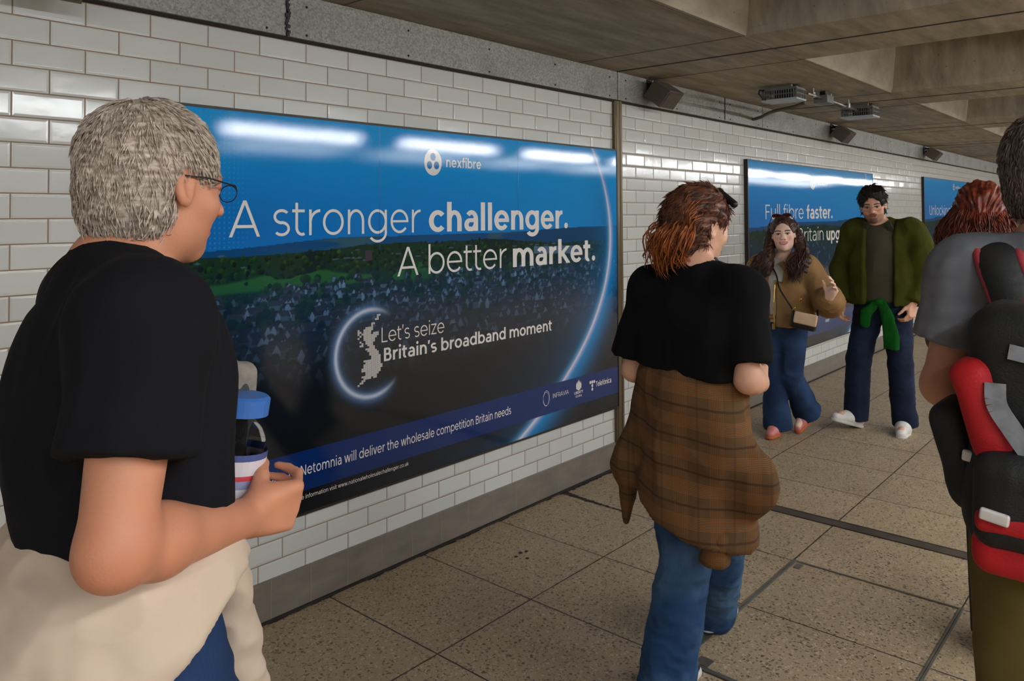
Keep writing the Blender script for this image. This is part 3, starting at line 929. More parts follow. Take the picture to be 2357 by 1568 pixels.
def paint(W, H, nx, nz, seed, arc, ring, style):
    """colours (linear) on an nx x nz grid over a W x H m print, bottom-left origin"""
    x = np.linspace(0, W, nx)[None, :].repeat(nz, 0)
    z = np.linspace(0, H, nz)[:, None].repeat(nx, 1)
    s = H / 1.574                                            # everything below is laid out for a 1.574 m tall print
    Z = z / s; X = x / s
    img = np.zeros((nz, nx, 3))
    def mix(c, m):
        nonlocal img
        c = np.asarray(c, float)
        img = img * (1 - m[..., None]) + c * m[..., None]
    rs = np.random.RandomState(seed)
    c0, c1, c2 = lin((0, 134, 212)), lin((0, 152, 224)), lin((0, 116, 196))
    t = sstep(1.09, 1.57, Z)
    img[:] = c2
    mix(c1, t * .9)
    mix(lin((0, 152, 222)), sstep(1.0, 2.6, X) * .4)
    mix(lin((0, 92, 170)), sstep(.9, .0, X) * .45 * sstep(1.5, 1.1, Z))
    if style:                                                # paler skies of the farther panels
        mix(lin((60, 140, 205)), .25 * np.ones_like(Z))
    # downs
    sky = 1.055 + .035 * sstep(.1, .8, X) + .02 * sstep(1.7, 2.6, X) + .008 * fbm(X, Z * 0, seed, 4, 2.5) - .004
    m = (Z < sky).astype(float)
    n = fbm(X, Z * 6, seed + 1, 5, 3.0)
    hill = lin((0, 66, 118)) * (1 - n[..., None] * .3) + lin((16, 66, 96)) * (n[..., None] * .5)
    hill = hill * (1 - .35 * sstep(1.5, 2.6, X))[..., None]
    img = img * (1 - m[..., None]) + hill * m[..., None]
    mix(lin((58, 92, 80)), m * sstep(.64, .72, fbm(X, Z * 9, seed + 2, 3, 2.2)) * .5)
    # woods
    top = 1.028 + .03 * sstep(.3, 1.0, X) - .035 * sstep(1.6, 2.3, X) + .022 * (fbm(X, Z * 0, seed + 3, 5, 5.0) - .5)
    m = (Z < top).astype(float)
    n = fbm(X, Z, seed + 4, 6, 7.0)
    mix(lin((14, 48, 34)), m)
    mix(lin((8, 30, 36)), m * sstep(.5, .7, n))
    dz, dx = H / (nz - 1), W / (nx - 1)
    grain = fbm(X, Z, seed + 9, 3, 60.0)
    def dab(cx, cz, r, col, ry=None, a=1.0):
        ry = r if ry is None else ry
        i0, i1 = int((cx - r) * s / dx), int((cx + r) * s / dx) + 2
        j0, j1 = int((cz - ry) * s / dz), int((cz + ry) * s / dz) + 2
        i0, j0 = max(i0, 0), max(j0, 0); i1, j1 = min(i1, nx), min(j1, nz)
        if i1 <= i0 or j1 <= j0: return
        u = (X[j0:j1, i0:i1] - cx) / r; v = (Z[j0:j1, i0:i1] - cz) / ry
        d = u * u + v * v
        w = np.clip((1 - d) * 3, 0, 1) * a
        sh = (.62 + .45 * v - .15 * u + .5 * (grain[j0:j1, i0:i1] - .5))[..., None]
        img[j0:j1, i0:i1] = img[j0:j1, i0:i1] * (1 - w[..., None]) + np.clip(np.asarray(col) * sh, 0, 1) * w[..., None]
    def poly_fill(pts, col, a=1.0):
        p = np.array(pts)
        i0, i1 = int(p[:, 0].min() * s / dx), int(p[:, 0].max() * s / dx) + 2
        j0, j1 = int(p[:, 1].min() * s / dz), int(p[:, 1].max() * s / dz) + 2
        i0, j0 = max(i0, 0), max(j0, 0); i1, j1 = min(i1, nx), min(j1, nz)
        if i1 <= i0 or j1 <= j0: return
        xx, zz = X[j0:j1, i0:i1], Z[j0:j1, i0:i1]
        w = np.ones_like(xx, bool); k = len(p)
        for q in range(k):
            a_, b_ = p[q], p[(q + 1) % k]
            w &= ((b_[0] - a_[0]) * (zz - a_[1]) - (b_[1] - a_[1]) * (xx - a_[0])) >= 0
        w = w * a
        img[j0:j1, i0:i1] = img[j0:j1, i0:i1] * (1 - w[..., None]) + np.asarray(col) * w[..., None]
    Wl = W / s
    greens = [lin(c) for c in ((20, 58, 36), (14, 48, 36), (34, 78, 32), (12, 42, 38), (26, 66, 32), (48, 92, 34))]
    if style: greens = [g * np.array([.5, .75, 1.5]) for g in greens]
    trees = sorted([(rs.uniform(.55, 1.06), rs.uniform(0, Wl)) for _ in range(3000)], reverse=True)
    for (cz, cx) in trees:
        tp = np.interp(cx, X[0], top[int(nz * .6)])
        if cz > tp: continue
        r = .007 + (1.06 - cz) * .052
        g = greens[rs.randint(6)] * rs.uniform(.45, 1.0)
        if cz < .86 and rs.rand() < .55: continue
        dab(cx, cz, r * rs.uniform(.7, 1.4), g, r * rs.uniform(.8, 1.5))
    # playing field and its paths
    if not style:
        fm = sstep(.885, .9, Z) * sstep(.955, .94, Z + .02 * np.sin(X * 9)) * sstep(1.35, 1.1, X) * (fbm(X, Z * 3, seed + 6, 3, 4) > .42)
        mix(lin((36, 98, 40)), fm * .9)
        for _ in range(40): dab(rs.uniform(.05, 1.2), rs.uniform(.87, .935), rs.uniform(.008, .028), greens[rs.randint(6)] * .8)
        for _ in range(26): dab(rs.uniform(.1, 2.3), rs.uniform(.985, 1.035), rs.uniform(.004, .022), lin((92, 128, 150)), .004, .55)
        poly_fill([(.86, .985), (.90, .985), (.90, 1.03), (.86, 1.03)], lin((62, 52, 62)))
        poly_fill([(2.0, .97), (2.42, .955), (2.42, 1.0), (2.0, 1.01)], lin((86, 116, 150)), .7)
    # terraces of gabled houses, smaller and denser towards the woods
    nh = 640 if not style else 150
    rows = sorted([(.44 + .47 * rs.rand() ** .62, rs.uniform(.0, Wl)) for _ in range(nh)], reverse=True)
    for (cz, cx) in rows:
        if not style and cx < .45 and cz > .86: continue
        if style and rs.rand() < .5 and cz > .8: continue
        k = .016 + (.93 - cz) * .120
        wd = k * rs.uniform(1.0, 2.2); ht = k * rs.uniform(.55, .8)
        wall = lin((112, 150, 186)) * rs.uniform(.3, 1.0); roof = lin((44, 50, 66)) * rs.uniform(.4, 1.2)
        poly_fill([(cx, cz), (cx + wd, cz), (cx + wd, cz + ht), (cx, cz + ht)], wall * .42)
        poly_fill([(cx - k * .1, cz + ht), (cx + wd + k * .1, cz + ht), (cx + wd - k * .15, cz + ht + k * .55), (cx + k * .15, cz + ht + k * .55)], roof)
        for q in range(rs.choice([0, 1, 1, 2])):
            gx = cx + wd * rs.uniform(0, .7)
            poly_fill([(gx, cz), (gx + k * .62, cz), (gx + k * .62, cz + ht), (gx + k * .31, cz + ht + k * .5), (gx, cz + ht)], wall)
        for q in range(2): dab(cx + rs.uniform(-.6, 1.5) * wd, cz + k * .1, k * rs.uniform(.3, .7), greens[rs.randint(6)] * .45)
    # the print darkens to navy towards its foot and left edge
    mix(lin((0, 62, 96)), sstep(1.0, .86, Z) * .30)
    nv = lin((4, 10, 22))
    mix(lin((4, 40, 66)), sstep(.92, .70, Z) * .40)
    mix(nv, sstep(.82, .46, Z) * .98)
    mix(nv, sstep(.5, .0, X) * .55 * sstep(1.0, .7, Z))
    mix(lin((6, 8, 16)), sstep(.46, .2, Z))
    # the big sweeping arc of light
    d = arc(x, z)
    fadeT = .28 + .72 * sstep(1.50, 1.05, Z)
    cy_ = lin((0, 136, 208))
    mix(cy_, np.exp(-np.clip(d, 0, None) ** 2 / (.100 * s) ** 2) * (d >= 0) * fadeT * .97)
    mix(lin((0, 96, 150)), np.exp(-np.clip(-d, 0, None) / (.13 * s)) * (d < 0) * fadeT * .85 * (1 - .6 * sstep(.6, .2, Z)))
    mix(lin((90, 168, 222)), np.exp(-(d / (.03 * s)) ** 2) * (d < .0) * fadeT * .8)
    mix(lin((160, 180, 226)), np.exp(-((d - .008 * s) / (.017 * s)) ** 2) * (.3 + .7 * fadeT) * .85)
    mix(lin((226, 212, 220)), np.exp(-(d / (.0075 * s)) ** 2) * (.35 + .65 * fadeT))
    # the small ring round the map
    if ring:
        rx, rz_, rr_ = ring
        d = np.hypot(x - rx, z - rz_) - rr_
        an = np.degrees(np.arctan2(z - rz_, x - rx)) % 360
        am = sstep(50, 100, an) * sstep(322, 275, an)
        mix(lin((84, 126, 176)), np.exp(-(d / (.026 * s)) ** 2) * am * .8)
        mix(lin((196, 206, 226)), np.exp(-(d / (.0085 * s)) ** 2) * am)
        mix(lin((6, 40, 62)), (d < -.02) * sstep(-.25, -.02, d) * am * .35)
    # solid strip along the foot
    b0, b1 = .088 * s, .245 * s
    mix(lin((0, 38, 100)), ((z > b0) & (z < b1)).astype(float) * .99)
    mix(lin((0, 44, 110)), ((z > b0) & (z < b1)) * sstep(1.2, 3.0, X) * .0)
    if not style:
        gx, gz = np.mod(x, .0185), np.mod(z, .0185)
        dots = (np.hypot(gx - .009, gz - .009) < .0034) & (x < .36) & (z > 1.05) & (x > .1)
        mix(lin((60, 160, 215)), dots * .5 * sstep(.36, .2, x))
    return np.clip(img, 0, 1).reshape(-1, 3)

def grid_print(W, H, nx, nz, cols, parent):
    xs, zs = np.linspace(0, W, nx), np.linspace(0, H, nz)
    V = np.zeros((nz, nx, 3)); V[..., 0] = xs[None, :]; V[..., 2] = zs[:, None]; V[..., 1] = -.0305
    i = np.arange(nz - 1)[:, None] * nx + np.arange(nx - 1)[None, :]
    F = np.stack([i, i + 1, i + nx + 1, i + nx], -1).reshape(-1, 4)
    return mesh_np('poster', V.reshape(-1, 3), F, M['print'], parent, smooth=False, col=cols)

UK = ["..........##", "..........#.", ".........##.", "............", ".......##...", ".......#....", "....####....", "#..#####....", "##.####.....", "#.#####.###.",
      ".#.########.", "#..#######..", "...######...", ".#..#####...", "..#.####....", ".##..###....", "......###...", "....#####...", ".....#####..", "......#####.",
      "......#####.", ".......#####", ".......#####", "...#########", "....########", "...#########", "...##########", "..###########", "..##########.", "....########.",
      "....#######.", "..########..", "...####.##..", "..##........", ".##.........", "#..........."]

def panel(x0, x1, z0, z1, label, seed, arc, ring, style, texts, logo, nx, nz):
    W, H = x1 - x0, z1 - z0
    t = thing('advertising_panel', label, 'advertising panel', (x0, 0, z0), 0, 'advertising panels along the tiled wall')
    fr = MB()
    fr.box((W / 2, -.015, H / 2), (W, .028, H))
    for (c, s_) in (((W / 2, -.0165, H + .004), (W + .018, .033, .010)), ((W / 2, -.0165, -.004), (W + .018, .033, .010)),
                    ((-.004, -.0165, H / 2), (.010, .033, H)), ((W + .004, -.0165, H / 2), (.010, .033, H))): fr.box(c, s_)
    fr.build('frame', M['frame'], t)
    po = grid_print(W, H, nx, nz, paint(W, H, nx, nz, seed, arc, ring and (ring[0] - x0, ring[1] - z0, ring[2]), style), t)
    y = -.0312
    for nm, items in texts:
        for (s_, wt, a, b, z, ch) in items:
            for wd in put_text(s_, wt, a - x0, b - x0, z - z0, ch, y): wd.build(nm, M['letter'], po)
    if logo:
        cx, cz, r, rz, ta, tb, tz, tc = logo
        mb = MB(); disc_poly(mb, cx - x0, cz - z0, r, y, 48, rz); mb.build('logo_disc', M['letter'], po)
        mb = MB()
        for dx, dz in ((0, .42), (-.40, -.22), (.40, -.22)): disc_poly(mb, cx - x0 + dx * r, cz - z0 + dz * rz, r * .30, y - .0004, 24, rz * .30)
        mb.build('logo_dot_pattern', M['letter_blue'], po)
        put_text('nexfibre', (.135, .105), ta - x0, tb - x0, tz - z0, tc, y)[0].build('logo_lettering', M['letter'], po)
    return t, po

T1 = [('headline_lettering', [('A stronger', LIGHT, .700, 1.650, 1.482, .137), ('challenger.', BOLD, 1.702, 2.774, 1.482, .133),
                    ('A better', LIGHT, 1.510, 2.247, 1.287, .130), ('market.', BOLD, 2.297, 3.041, 1.286, .128)]),
      ('slogan_lettering', [('Let’s seize', LIGHT, 1.420, 1.799, 1.004, .064), ('Britain’s broadband moment', (.14, .11), 1.433, 2.621, .920, .058)]),
      ('footer_lettering', [('nexfibre’s acquisition of Netomnia will deliver the wholesale competition Britain needs', MED, .515, 2.276, .528, .040)]),
      ('small_print_lettering', [('d. For more information visit www.nationalwholesalechallenger.co.uk', MED, .915, 1.575, .434, .0165)]),
      ('partner_lettering', [('INFRAVIA', REG, 2.627, 2.772, .5455, .024), ('LIBERTY', (.14, .12), 2.825, 2.909, .5295, .015), ('GLOBAL', (.12, .10), 2.837, 2.900, .5105, .012),
                         ('Telefónica', (.13, .10), 3.038, 3.200, .5395, .031)])]
_ap = np.array([(2.97, 2.03), (3.005, 1.945), (3.16, 1.702), (3.208, 1.436), (3.129, 1.123), (2.947, .831), (2.736, .631), (2.541, .497), (2.365, .393)])
_ac = np.polyfit(_ap[:, 1], _ap[:, 0], 4)
def ARC1(x, z):
    zz = z + .380
    sl = np.polyval(np.polyder(_ac), zz)
    return (x + .470 - np.polyval(_ac, zz)) / np.sqrt(1 + sl * sl)
def circ(cx, cz, r, x0, z0):
    return lambda x, z: np.where(x + x0 < cx, -9.0, np.hypot(x + x0 - cx, z + z0 - cz) - r)
p1, po1 = panel(.470, 3.277, .380, 1.954, 'large blue poster panel reading A stronger challenger on the tiled wall', 5, ARC1, (1.365, .966, .187), 0, T1,
                (1.729, 1.8085, .056, .062, 1.815, 2.058, 1.790, .047), 880, 500)
mb = MB()
ux, uz, uw, uh = 1.290 - .470, .832 - .380, .0104, .0083
for r_, row in enumerate(UK):
    for c_, ch in enumerate(row):
        if ch == '#':
            for a in (0, 1):
                for b in (0, 1):
                    xx, zz = ux + (c_ + a * .5) * uw, uz + (len(UK) - 1 - r_ + b * .5) * uh
                    mb.poly([(xx, -.0312, zz), (xx + uw * .40, -.0312, zz), (xx + uw * .40, -.0312, zz + uh * .40), (xx, -.0312, zz + uh * .40)])
mb.build('dotted_map', M['letter'], po1)
mb = MB()
ring_poly(mb, 2.570 - .470, .556 - .380, .0285, .0022, -.0312, rz=.041); ring_poly(mb, 2.567 - .470, .551 - .380, .026, .0018, -.0312, rz=.038)
mb.build('partner_logo', M['letter'], po1); mb = MB()
for a, w_, h_ in ((-.42, .26, .8), (-.2, .22, .95), (0, .26, 1.1), (.2, .22, .95), (.42, .26, .8)):
    cx, cz = 2.868 - .470 + a * .046, .5585 - .380
    mb.poly([(cx - w_ * .021, -.0312, cz), (cx + w_ * .021, -.0312, cz), (cx + w_ * .026, -.0312, cz + .026 * h_), (cx, -.0312, cz + .048 * h_), (cx - w_ * .026, -.0312, cz + .026 * h_)])
disc_poly(mb, 2.868 - .470, .5645 - .380, .020, -.0311, 24, .017)
mb.build('partner_logo', M['letter'], po1); mb = MB()
for a, b in ((-1, 0), (0, 0), (1, 0), (0, -1), (0, -2)): disc_poly(mb, 3.002 - .470 + a * .0195, .5735 - .380 + b * .021, .0088, -.0312, 16, .0095)
mb.build('partner_logo', M['letter'], po1)
# butt seams between the pasted sheets
for xs in (1.409, 2.341):
    MB().box((xs - .470, -.0309, 1.30), (.0018, .0008, .54)).build('sheet_seam', M_plain('sheet_seam_edge', (8, 84, 150), rough=.2, coat=.8), p1)

T2 = [('headline_lettering', [('Full fibre', LIGHT, 5.503, 6.343, 1.512, .122), ('faster.', BOLD, 6.417, 7.101, 1.510, .122),
                    ('Britain', LIGHT, 6.211, 6.842, 1.304, .122), ('upgraded', BOLD, 6.924, 7.90, 1.297, .122)]),
      ('slogan_lettering', [('and', (.14, .11), 7.03, 7.20, .918, .055), ('need', MED, 6.86, 6.96, .512, .034)])]
panel(5.170, 8.400, .340, 1.990, 'middle blue poster panel behind the walking couple', 11, circ(6.80, 1.55, 1.42, 5.170, .340), None, 1, T2,
      (6.583, 1.842, .062, .060, 6.684, 6.972, 1.829, .046), 420, 230)
T3 = [('headline_lettering', [('Unlocking', LIGHT, 10.859, 12.046, 1.530, .130), ('billions', BOLD, 12.128, 13.20, 1.524, .130), ('Com', LIGHT, 11.638, 12.30, 1.318, .130)]),
      ('slogan_lettering', [('Let’s seize', LIGHT, 11.92, 12.3, .86, .06), ('Britain’s', BOLD, 11.92, 12.3, .76, .06)])]
panel(10.60, 14.0, .340, 2.030, 'farthest blue poster panel behind the red haired walker', 17, circ(12.2, 1.62, 1.5, 10.60, .340), (11.80, .85, .19), 1, T3,
      (12.30, 1.94, .05, .05, 12.40, 12.7, 1.92, .04), 360, 200)

# ================================================================== BODIES: smooth-blended solids turned into one continuous skin
A3 = lambda *p: np.array(p, dtype=np.float32)

def rot(yaw=0, pitch=0, roll=0):
    """local -> parent; yaw + turns to the left, pitch + looks up, roll + leans to the right"""
    return np.array(Matrix.Rotation(R(yaw), 3, 'Z') @ Matrix.Rotation(R(pitch), 3, 'X') @ Matrix.Rotation(R(roll), 3, 'Y'), dtype=np.float32)

def vnoise(P, f, seed):
    """smooth value noise, P (n,3), f scalar or 3-vector -> 0..1"""
    Q = P * np.asarray(f, dtype=np.float32) + seed * 17.31
    I = np.floor(Q).astype(np.int64); t = (Q - I).astype(np.float32); t = t * t * (3 - 2 * t)
    def h(a, b, c):
        n = (a * 73856093) ^ (b * 19349663) ^ (c * 83492791) ^ (seed * 2654435)
        n = (n ^ (n >> 13)) * 1274126177
        return ((n ^ (n >> 16)) & 0xffff).astype(np.float32) / 65535.0
    out = 0
    for dx in (0, 1):
        for dy in (0, 1):
            for dz in (0, 1):
                wgt = (t[:, 0] if dx else 1 - t[:, 0]) * (t[:, 1] if dy else 1 - t[:, 1]) * (t[:, 2] if dz else 1 - t[:, 2])
                out = out + wgt * h(I[:, 0] + dx, I[:, 1] + dy, I[:, 2] + dz)
    return out

class Sdf:
    def __init__(self): self.ops = []
    def cone(self, a, b, ra, rb, k=.02, cut=False, cut0=False, flat=None, sub=False):
        self.ops.append(('c', A3(*a), A3(*b), ra, rb, k, cut, cut0, flat, sub)); return self
    def chain(self, pts, rads, k=.02, **kw):
        for i in range(len(pts) - 1): self.cone(pts[i], pts[i + 1], rads[i], rads[i + 1], k, **kw)
        return self
    def ell(self, c, r, k=.02, m=None, sub=False):
        self.ops.append(('e', A3(*c), A3(*r), m, k, sub)); return self
    def box(self, c, half, rnd=.01, k=.01, m=None, sub=False):
        self.ops.append(('b', A3(*c), A3(*half), rnd, m, k, sub)); return self
    def plane(self, n, p, k=.004):
        """keep the side the normal points away from"""
        n = A3(*n); n /= np.linalg.norm(n)
        self.ops.append(('p', n, float(n @ A3(*p)), k)); return self
    def bounds(self):
        lo, hi = [], []
        for o in self.ops:
            if o[0] == 'c' and not o[9]:
                s = 1.0 if o[8] is None else max(1.0, 1 / o[8][1])
                r = max(o[3], o[4]) * s
                lo.append(np.minimum(o[1], o[2]) - r); hi.append(np.maximum(o[1], o[2]) + r)
            elif o[0] == 'e' and not o[5]:
                r = o[2] if o[3] is None else np.full(3, o[2].max()); lo.append(o[1] - r); hi.append(o[1] + r)
            elif o[0] == 'b' and not o[6]:
                r = (o[2] if o[4] is None else np.full(3, np.linalg.norm(o[2]))) + o[3]; lo.append(o[1] - r); hi.append(o[1] + r)
        return np.min(lo, 0), np.max(hi, 0)
    def field(self, h, pad=.02):
        lo, hi = self.bounds(); lo = lo - pad; hi = hi + pad
        n = np.ceil((hi - lo) / h).astype(int) + 1
        F = np.full(n, 1.0, dtype=np.float32)
        ax = [(lo[i] + h * np.arange(n[i])).astype(np.float32) for i in range(3)]
        for o in self.ops:
            if o[0] == 'p':
                d = ax[0][:, None, None] * o[1][0] + ax[1][None, :, None] * o[1][1] + ax[2][None, None, :] * o[1][2] - o[2]
                np.maximum(F, d, out=F); continue
            if o[0] == 'c':
                _, a, b, ra, rb, k, cut, cut0, flat, sub = o
                s = 1.0 if flat is None else max(1.0, 1 / flat[1])
                r = max(ra, rb) * s + k + 2 * h
                l_, h_ = np.minimum(a, b) - r, np.maximum(a, b) + r
            elif o[0] == 'e':
                _, c, rr, m, k, sub = o
                r = (rr if m is None else np.full(3, rr.max())) + k + 2 * h
                l_, h_ = c - r, c + r
            else:
                _, c, hf, rnd, m, k, sub = o
                r = (hf if m is None else np.full(3, np.linalg.norm(hf))) + rnd + k + 2 * h
                l_, h_ = c - r, c + r
            i0 = np.clip(np.floor((l_ - lo) / h).astype(int), 0, n); i1 = np.clip(np.ceil((h_ - lo) / h).astype(int) + 1, 0, n)
            if np.any(i1 <= i0): continue
            sl = tuple(slice(i0[q], i1[q]) for q in range(3))
            X, Y, Z = ax[0][sl[0]][:, None, None], ax[1][sl[1]][None, :, None], ax[2][sl[2]][None, None, :]
            if o[0] == 'c':
                ab = b - a; L2 = float(ab @ ab) + 1e-9
                px_, py_, pz_ = X - a[0], Y - a[1], Z - a[2]
                t = (px_ * ab[0] + py_ * ab[1] + pz_ * ab[2]) / L2
                tc = np.clip(t, 0, 1)
                qx, qy, qz = px_ - tc * ab[0], py_ - tc * ab[1], pz_ - tc * ab[2]
                if flat is None: d = np.sqrt(qx * qx + qy * qy + qz * qz)
                else:
                    nn = A3(*flat[0]); nn /= np.linalg.norm(nn)
                    g = qx * nn[0] + qy * nn[1] + qz * nn[2]
                    d = np.sqrt(np.maximum(qx * qx + qy * qy + qz * qz + g * g * (flat[1] ** 2 - 1), 0))
                d = d - (ra + (rb - ra) * tc)
                Lm = math.sqrt(L2)
                if cut: d = np.maximum(d, (t - 1) * Lm)
                if cut0: d = np.maximum(d, -t * Lm)
            else:
                px_, py_, pz_ = X - c[0], Y - c[1], Z - c[2]
                if m is not None:
                    px_, py_, pz_ = [px_ * m[0, q] + py_ * m[1, q] + pz_ * m[2, q] for q in range(3)]
                if o[0] == 'e':
                    k0 = np.sqrt((px_ / rr[0]) ** 2 + (py_ / rr[1]) ** 2 + (pz_ / rr[2]) ** 2)
                    k1 = np.sqrt((px_ / rr[0] ** 2) ** 2 + (py_ / rr[1] ** 2) ** 2 + (pz_ / rr[2] ** 2) ** 2) + 1e-6
                    d = k0 * (k0 - 1) / k1
                else:
                    qx, qy, qz = np.abs(px_) - hf[0] + rnd, np.abs(py_) - hf[1] + rnd, np.abs(pz_) - hf[2] + rnd
                    d = np.sqrt(np.maximum(qx, 0) ** 2 + np.maximum(qy, 0) ** 2 + np.maximum(qz, 0) ** 2) + np.minimum(np.maximum(np.maximum(qx, qy), qz), 0) - rnd
            cur = F[sl]
            if sub:
                d = -d
                e = np.maximum(k - np.abs(cur - d), 0) / k
                F[sl] = np.maximum(cur, d) + e * e * k * .25
            else:
                e = np.maximum(k - np.abs(cur - d), 0) / k
                F[sl] = np.minimum(cur, d) - e * e * k * .25
        return F, lo
    def mesh(self, h, smooth=1):
        F, lo = self.field(h)
        return nets(F, lo, h, smooth)

def nets(F, lo, h, smooth=1):
    S = F < 0
    cnt = np.zeros(np.array(S.shape) - 1, dtype=np.uint8)
    for dx in (0, 1):
        for dy in (0, 1):
            for dz in (0, 1):
                cnt += S[dx:S.shape[0] - 1 + dx, dy:S.shape[1] - 1 + dy, dz:S.shape[2] - 1 + dz]
    act = (cnt > 0) & (cnt < 8)
    I = np.argwhere(act)
    idx = np.full(act.shape, -1, dtype=np.int32); idx[act] = np.arange(len(I), dtype=np.int32)
    cor = [(dx, dy, dz) for dx in (0, 1) for dy in (0, 1) for dz in (0, 1)]
    val = {c: F[I[:, 0] + c[0], I[:, 1] + c[1], I[:, 2] + c[2]] for c in cor}
    acc = np.zeros((len(I), 3), dtype=np.float64); num = np.zeros(len(I))
    for a in cor:
        for ax_ in range(3):
            if a[ax_]: continue
            b = list(a); b[ax_] = 1; b = tuple(b)
            va, vb = val[a], val[b]
            m = (va < 0) != (vb < 0)
            t = va / np.where(np.abs(va - vb) < 1e-9, 1e-9, va - vb)
            p = np.array(a, dtype=np.float64)[None].repeat(len(I), 0); p[:, ax_] = t
            acc += p * m[:, None]; num += m
    V = lo + h * (I + acc / np.maximum(num, 1)[:, None])
    Fs = []
    for ax_ in range(3):
        o1, o2 = [q for q in range(3) if q != ax_]
        sa = [slice(None)] * 3; sb = [slice(None)] * 3
        sa[ax_] = slice(0, S.shape[ax_] - 1); sb[ax_] = slice(1, S.shape[ax_])
        for o in (o1, o2): sa[o] = slice(1, S.shape[o] - 1); sb[o] = slice(1, S.shape[o] - 1)
        A_, B_ = S[tuple(sa)], S[tuple(sb)]
        E = np.argwhere(A_ != B_)
        if not len(E): continue
        inside = A_[tuple(E.T)]
        E = E.copy(); E[:, o1] += 1; E[:, o2] += 1
        q = []
        for (p, r_) in ((-1, -1), (0, -1), (0, 0), (-1, 0)):
            e = E.copy(); e[:, o1] += p; e[:, o2] += r_
            q.append(idx[tuple(e.T)])
        q = np.stack(q, 1)
        flip = inside if ax_ != 1 else ~inside
        q[~flip] = q[~flip][:, ::-1]
        Fs.append(q)
    Fq = np.concatenate(Fs)
    for _ in range(smooth): V = relax(V, Fq, .5)
    return V.astype(np.float32), Fq

def relax(V, Fq, a):
    s = np.zeros_like(V); c = np.zeros(len(V))
    for i in range(4):
        for j in ((i + 1) % 4, (i + 3) % 4):
            for q in range(3): s[:, q] += np.bincount(Fq[:, i], V[Fq[:, j], q], len(V))
            c += np.bincount(Fq[:, i], minlength=len(V))
    return V + a * (s / np.maximum(c, 1)[:, None] - V)

def normals(V, Fq):
    n = np.cross(V[Fq[:, 2]] - V[Fq[:, 0]], V[Fq[:, 3]] - V[Fq[:, 1]])
    N = np.zeros_like(V)
    for i in range(4):
        for q in range(3): N[:, q] += np.bincount(Fq[:, i], n[:, q], len(V))
    return N / (np.linalg.norm(N, axis=1, keepdims=True) + 1e-9)

def folds(V, Fq, amp, f, seed, mask=None):
    """push the surface in and out in soft creases"""
    n1 = vnoise(V, f, seed); n2 = vnoise(V, np.asarray(f) * 2.3, seed + 5)
    d = (1 - 2 * np.abs(2 * n1 - 1)) * .7 + (n2 - .5) * .6
    if mask is not None: d = d * mask
    return V + normals(V, Fq) * (d * amp)[:, None].astype(np.float32)

def build(name, sdf, h, mat, parent, smooth=1, fold=None, col=None, post=None):
    V, Fq = sdf.mesh(h, smooth)
    if fold:
        for (amp, f, seed) in fold: V = folds(V, Fq, amp, f, seed)
    if post: V = post(V, Fq)
    return mesh_np(name, V, Fq, mat, parent, True, None if col is None else col(V))

def wavy(gs, amp, seed, per=2.2):
    rs = np.random.RandomState(seed); out = []
    for g in gs:
        n = len(g); t = np.linspace(0, 1, n)
        w = np.stack([np.sin(t * PI * 2 * per * rs.uniform(.7, 1.3) + rs.uniform(0, 6.3)) * rs.uniform(.5, 1) for _ in range(3)], 1)
        out.append(g + w * amp * np.clip(t * 1.6, 0, 1)[:, None])
    return out

def strands(name, guides, rad, mat, parent, seg=5):
    """many tapered locks of hair as one mesh; guides: list of (n,3) arrays"""
    V, Fq = [], []; n0 = 0
    for gd, r0 in zip(guides, rad):
        gd = np.asarray(gd, dtype=np.float64); n = len(gd)
        T = np.gradient(gd, axis=0); T /= np.linalg.norm(T, axis=1, keepdims=True) + 1e-9
        ref = np.array([.3, .8, .1]); A_ = np.cross(T, ref); A_ /= np.linalg.norm(A_, axis=1, keepdims=True) + 1e-9
        B_ = np.cross(T, A_)
        rr = r0 * np.interp(np.linspace(0, 1, n), [0, .12, .7, 1], [.6, 1, .85, .12])
        for j in range(seg):
            an = 2 * PI * j / seg
            V.append(gd + (A_ * math.cos(an) + B_ * math.sin(an)) * rr[:, None])
        blk = np.arange(n * seg).reshape(seg, n) + n0
        for j in range(seg):
            a, b = blk[j], blk[(j + 1) % seg]
            Fq.append(np.stack([a[:-1], a[1:], b[1:], b[:-1]], 1))
        n0 += n * seg
    return mesh_np(name, np.concatenate(V), np.concatenate(Fq), mat, parent, True)

def fur(o, name, n, ln, rad, crown, lift, mat, seed, jit=.5, keep=None):
    """short strands lying over the hair o, flowing away from the crown point"""
    me = o.data; V = np.zeros(len(me.vertices) * 3, dtype=np.float32); me.vertices.foreach_get('co', V); V = V.reshape(-1, 3)
    N = np.zeros(len(me.vertices) * 3, dtype=np.float32); me.vertices.foreach_get('normal', N); N = N.reshape(-1, 3)
    rs = np.random.RandomState(seed); ids = rs.choice(len(V), min(n, len(V)), replace=False)
    gs, rd = [], []
    for i in ids:
        p, nn = V[i], N[i]
        if keep is not None and not keep(p, nn): continue
        f = p - np.asarray(crown); f = f - nn * (f @ nn); f /= np.linalg.norm(f) + 1e-6
        s_ = np.cross(nn, f); f = f + s_ * rs.uniform(-jit, jit); f /= np.linalg.norm(f)
        l = ln * rs.uniform(.6, 1.25)
        gs.append(np.array([p - nn * .002, p + f * l * .35 + nn * lift * l * .35, p + f * l * .7 + nn * lift * l * .45, p + f * l + nn * lift * l * .25])); rd.append(rad * rs.uniform(.6, 1.3))
    return strands(name, gs, rd, mat, o, 4)

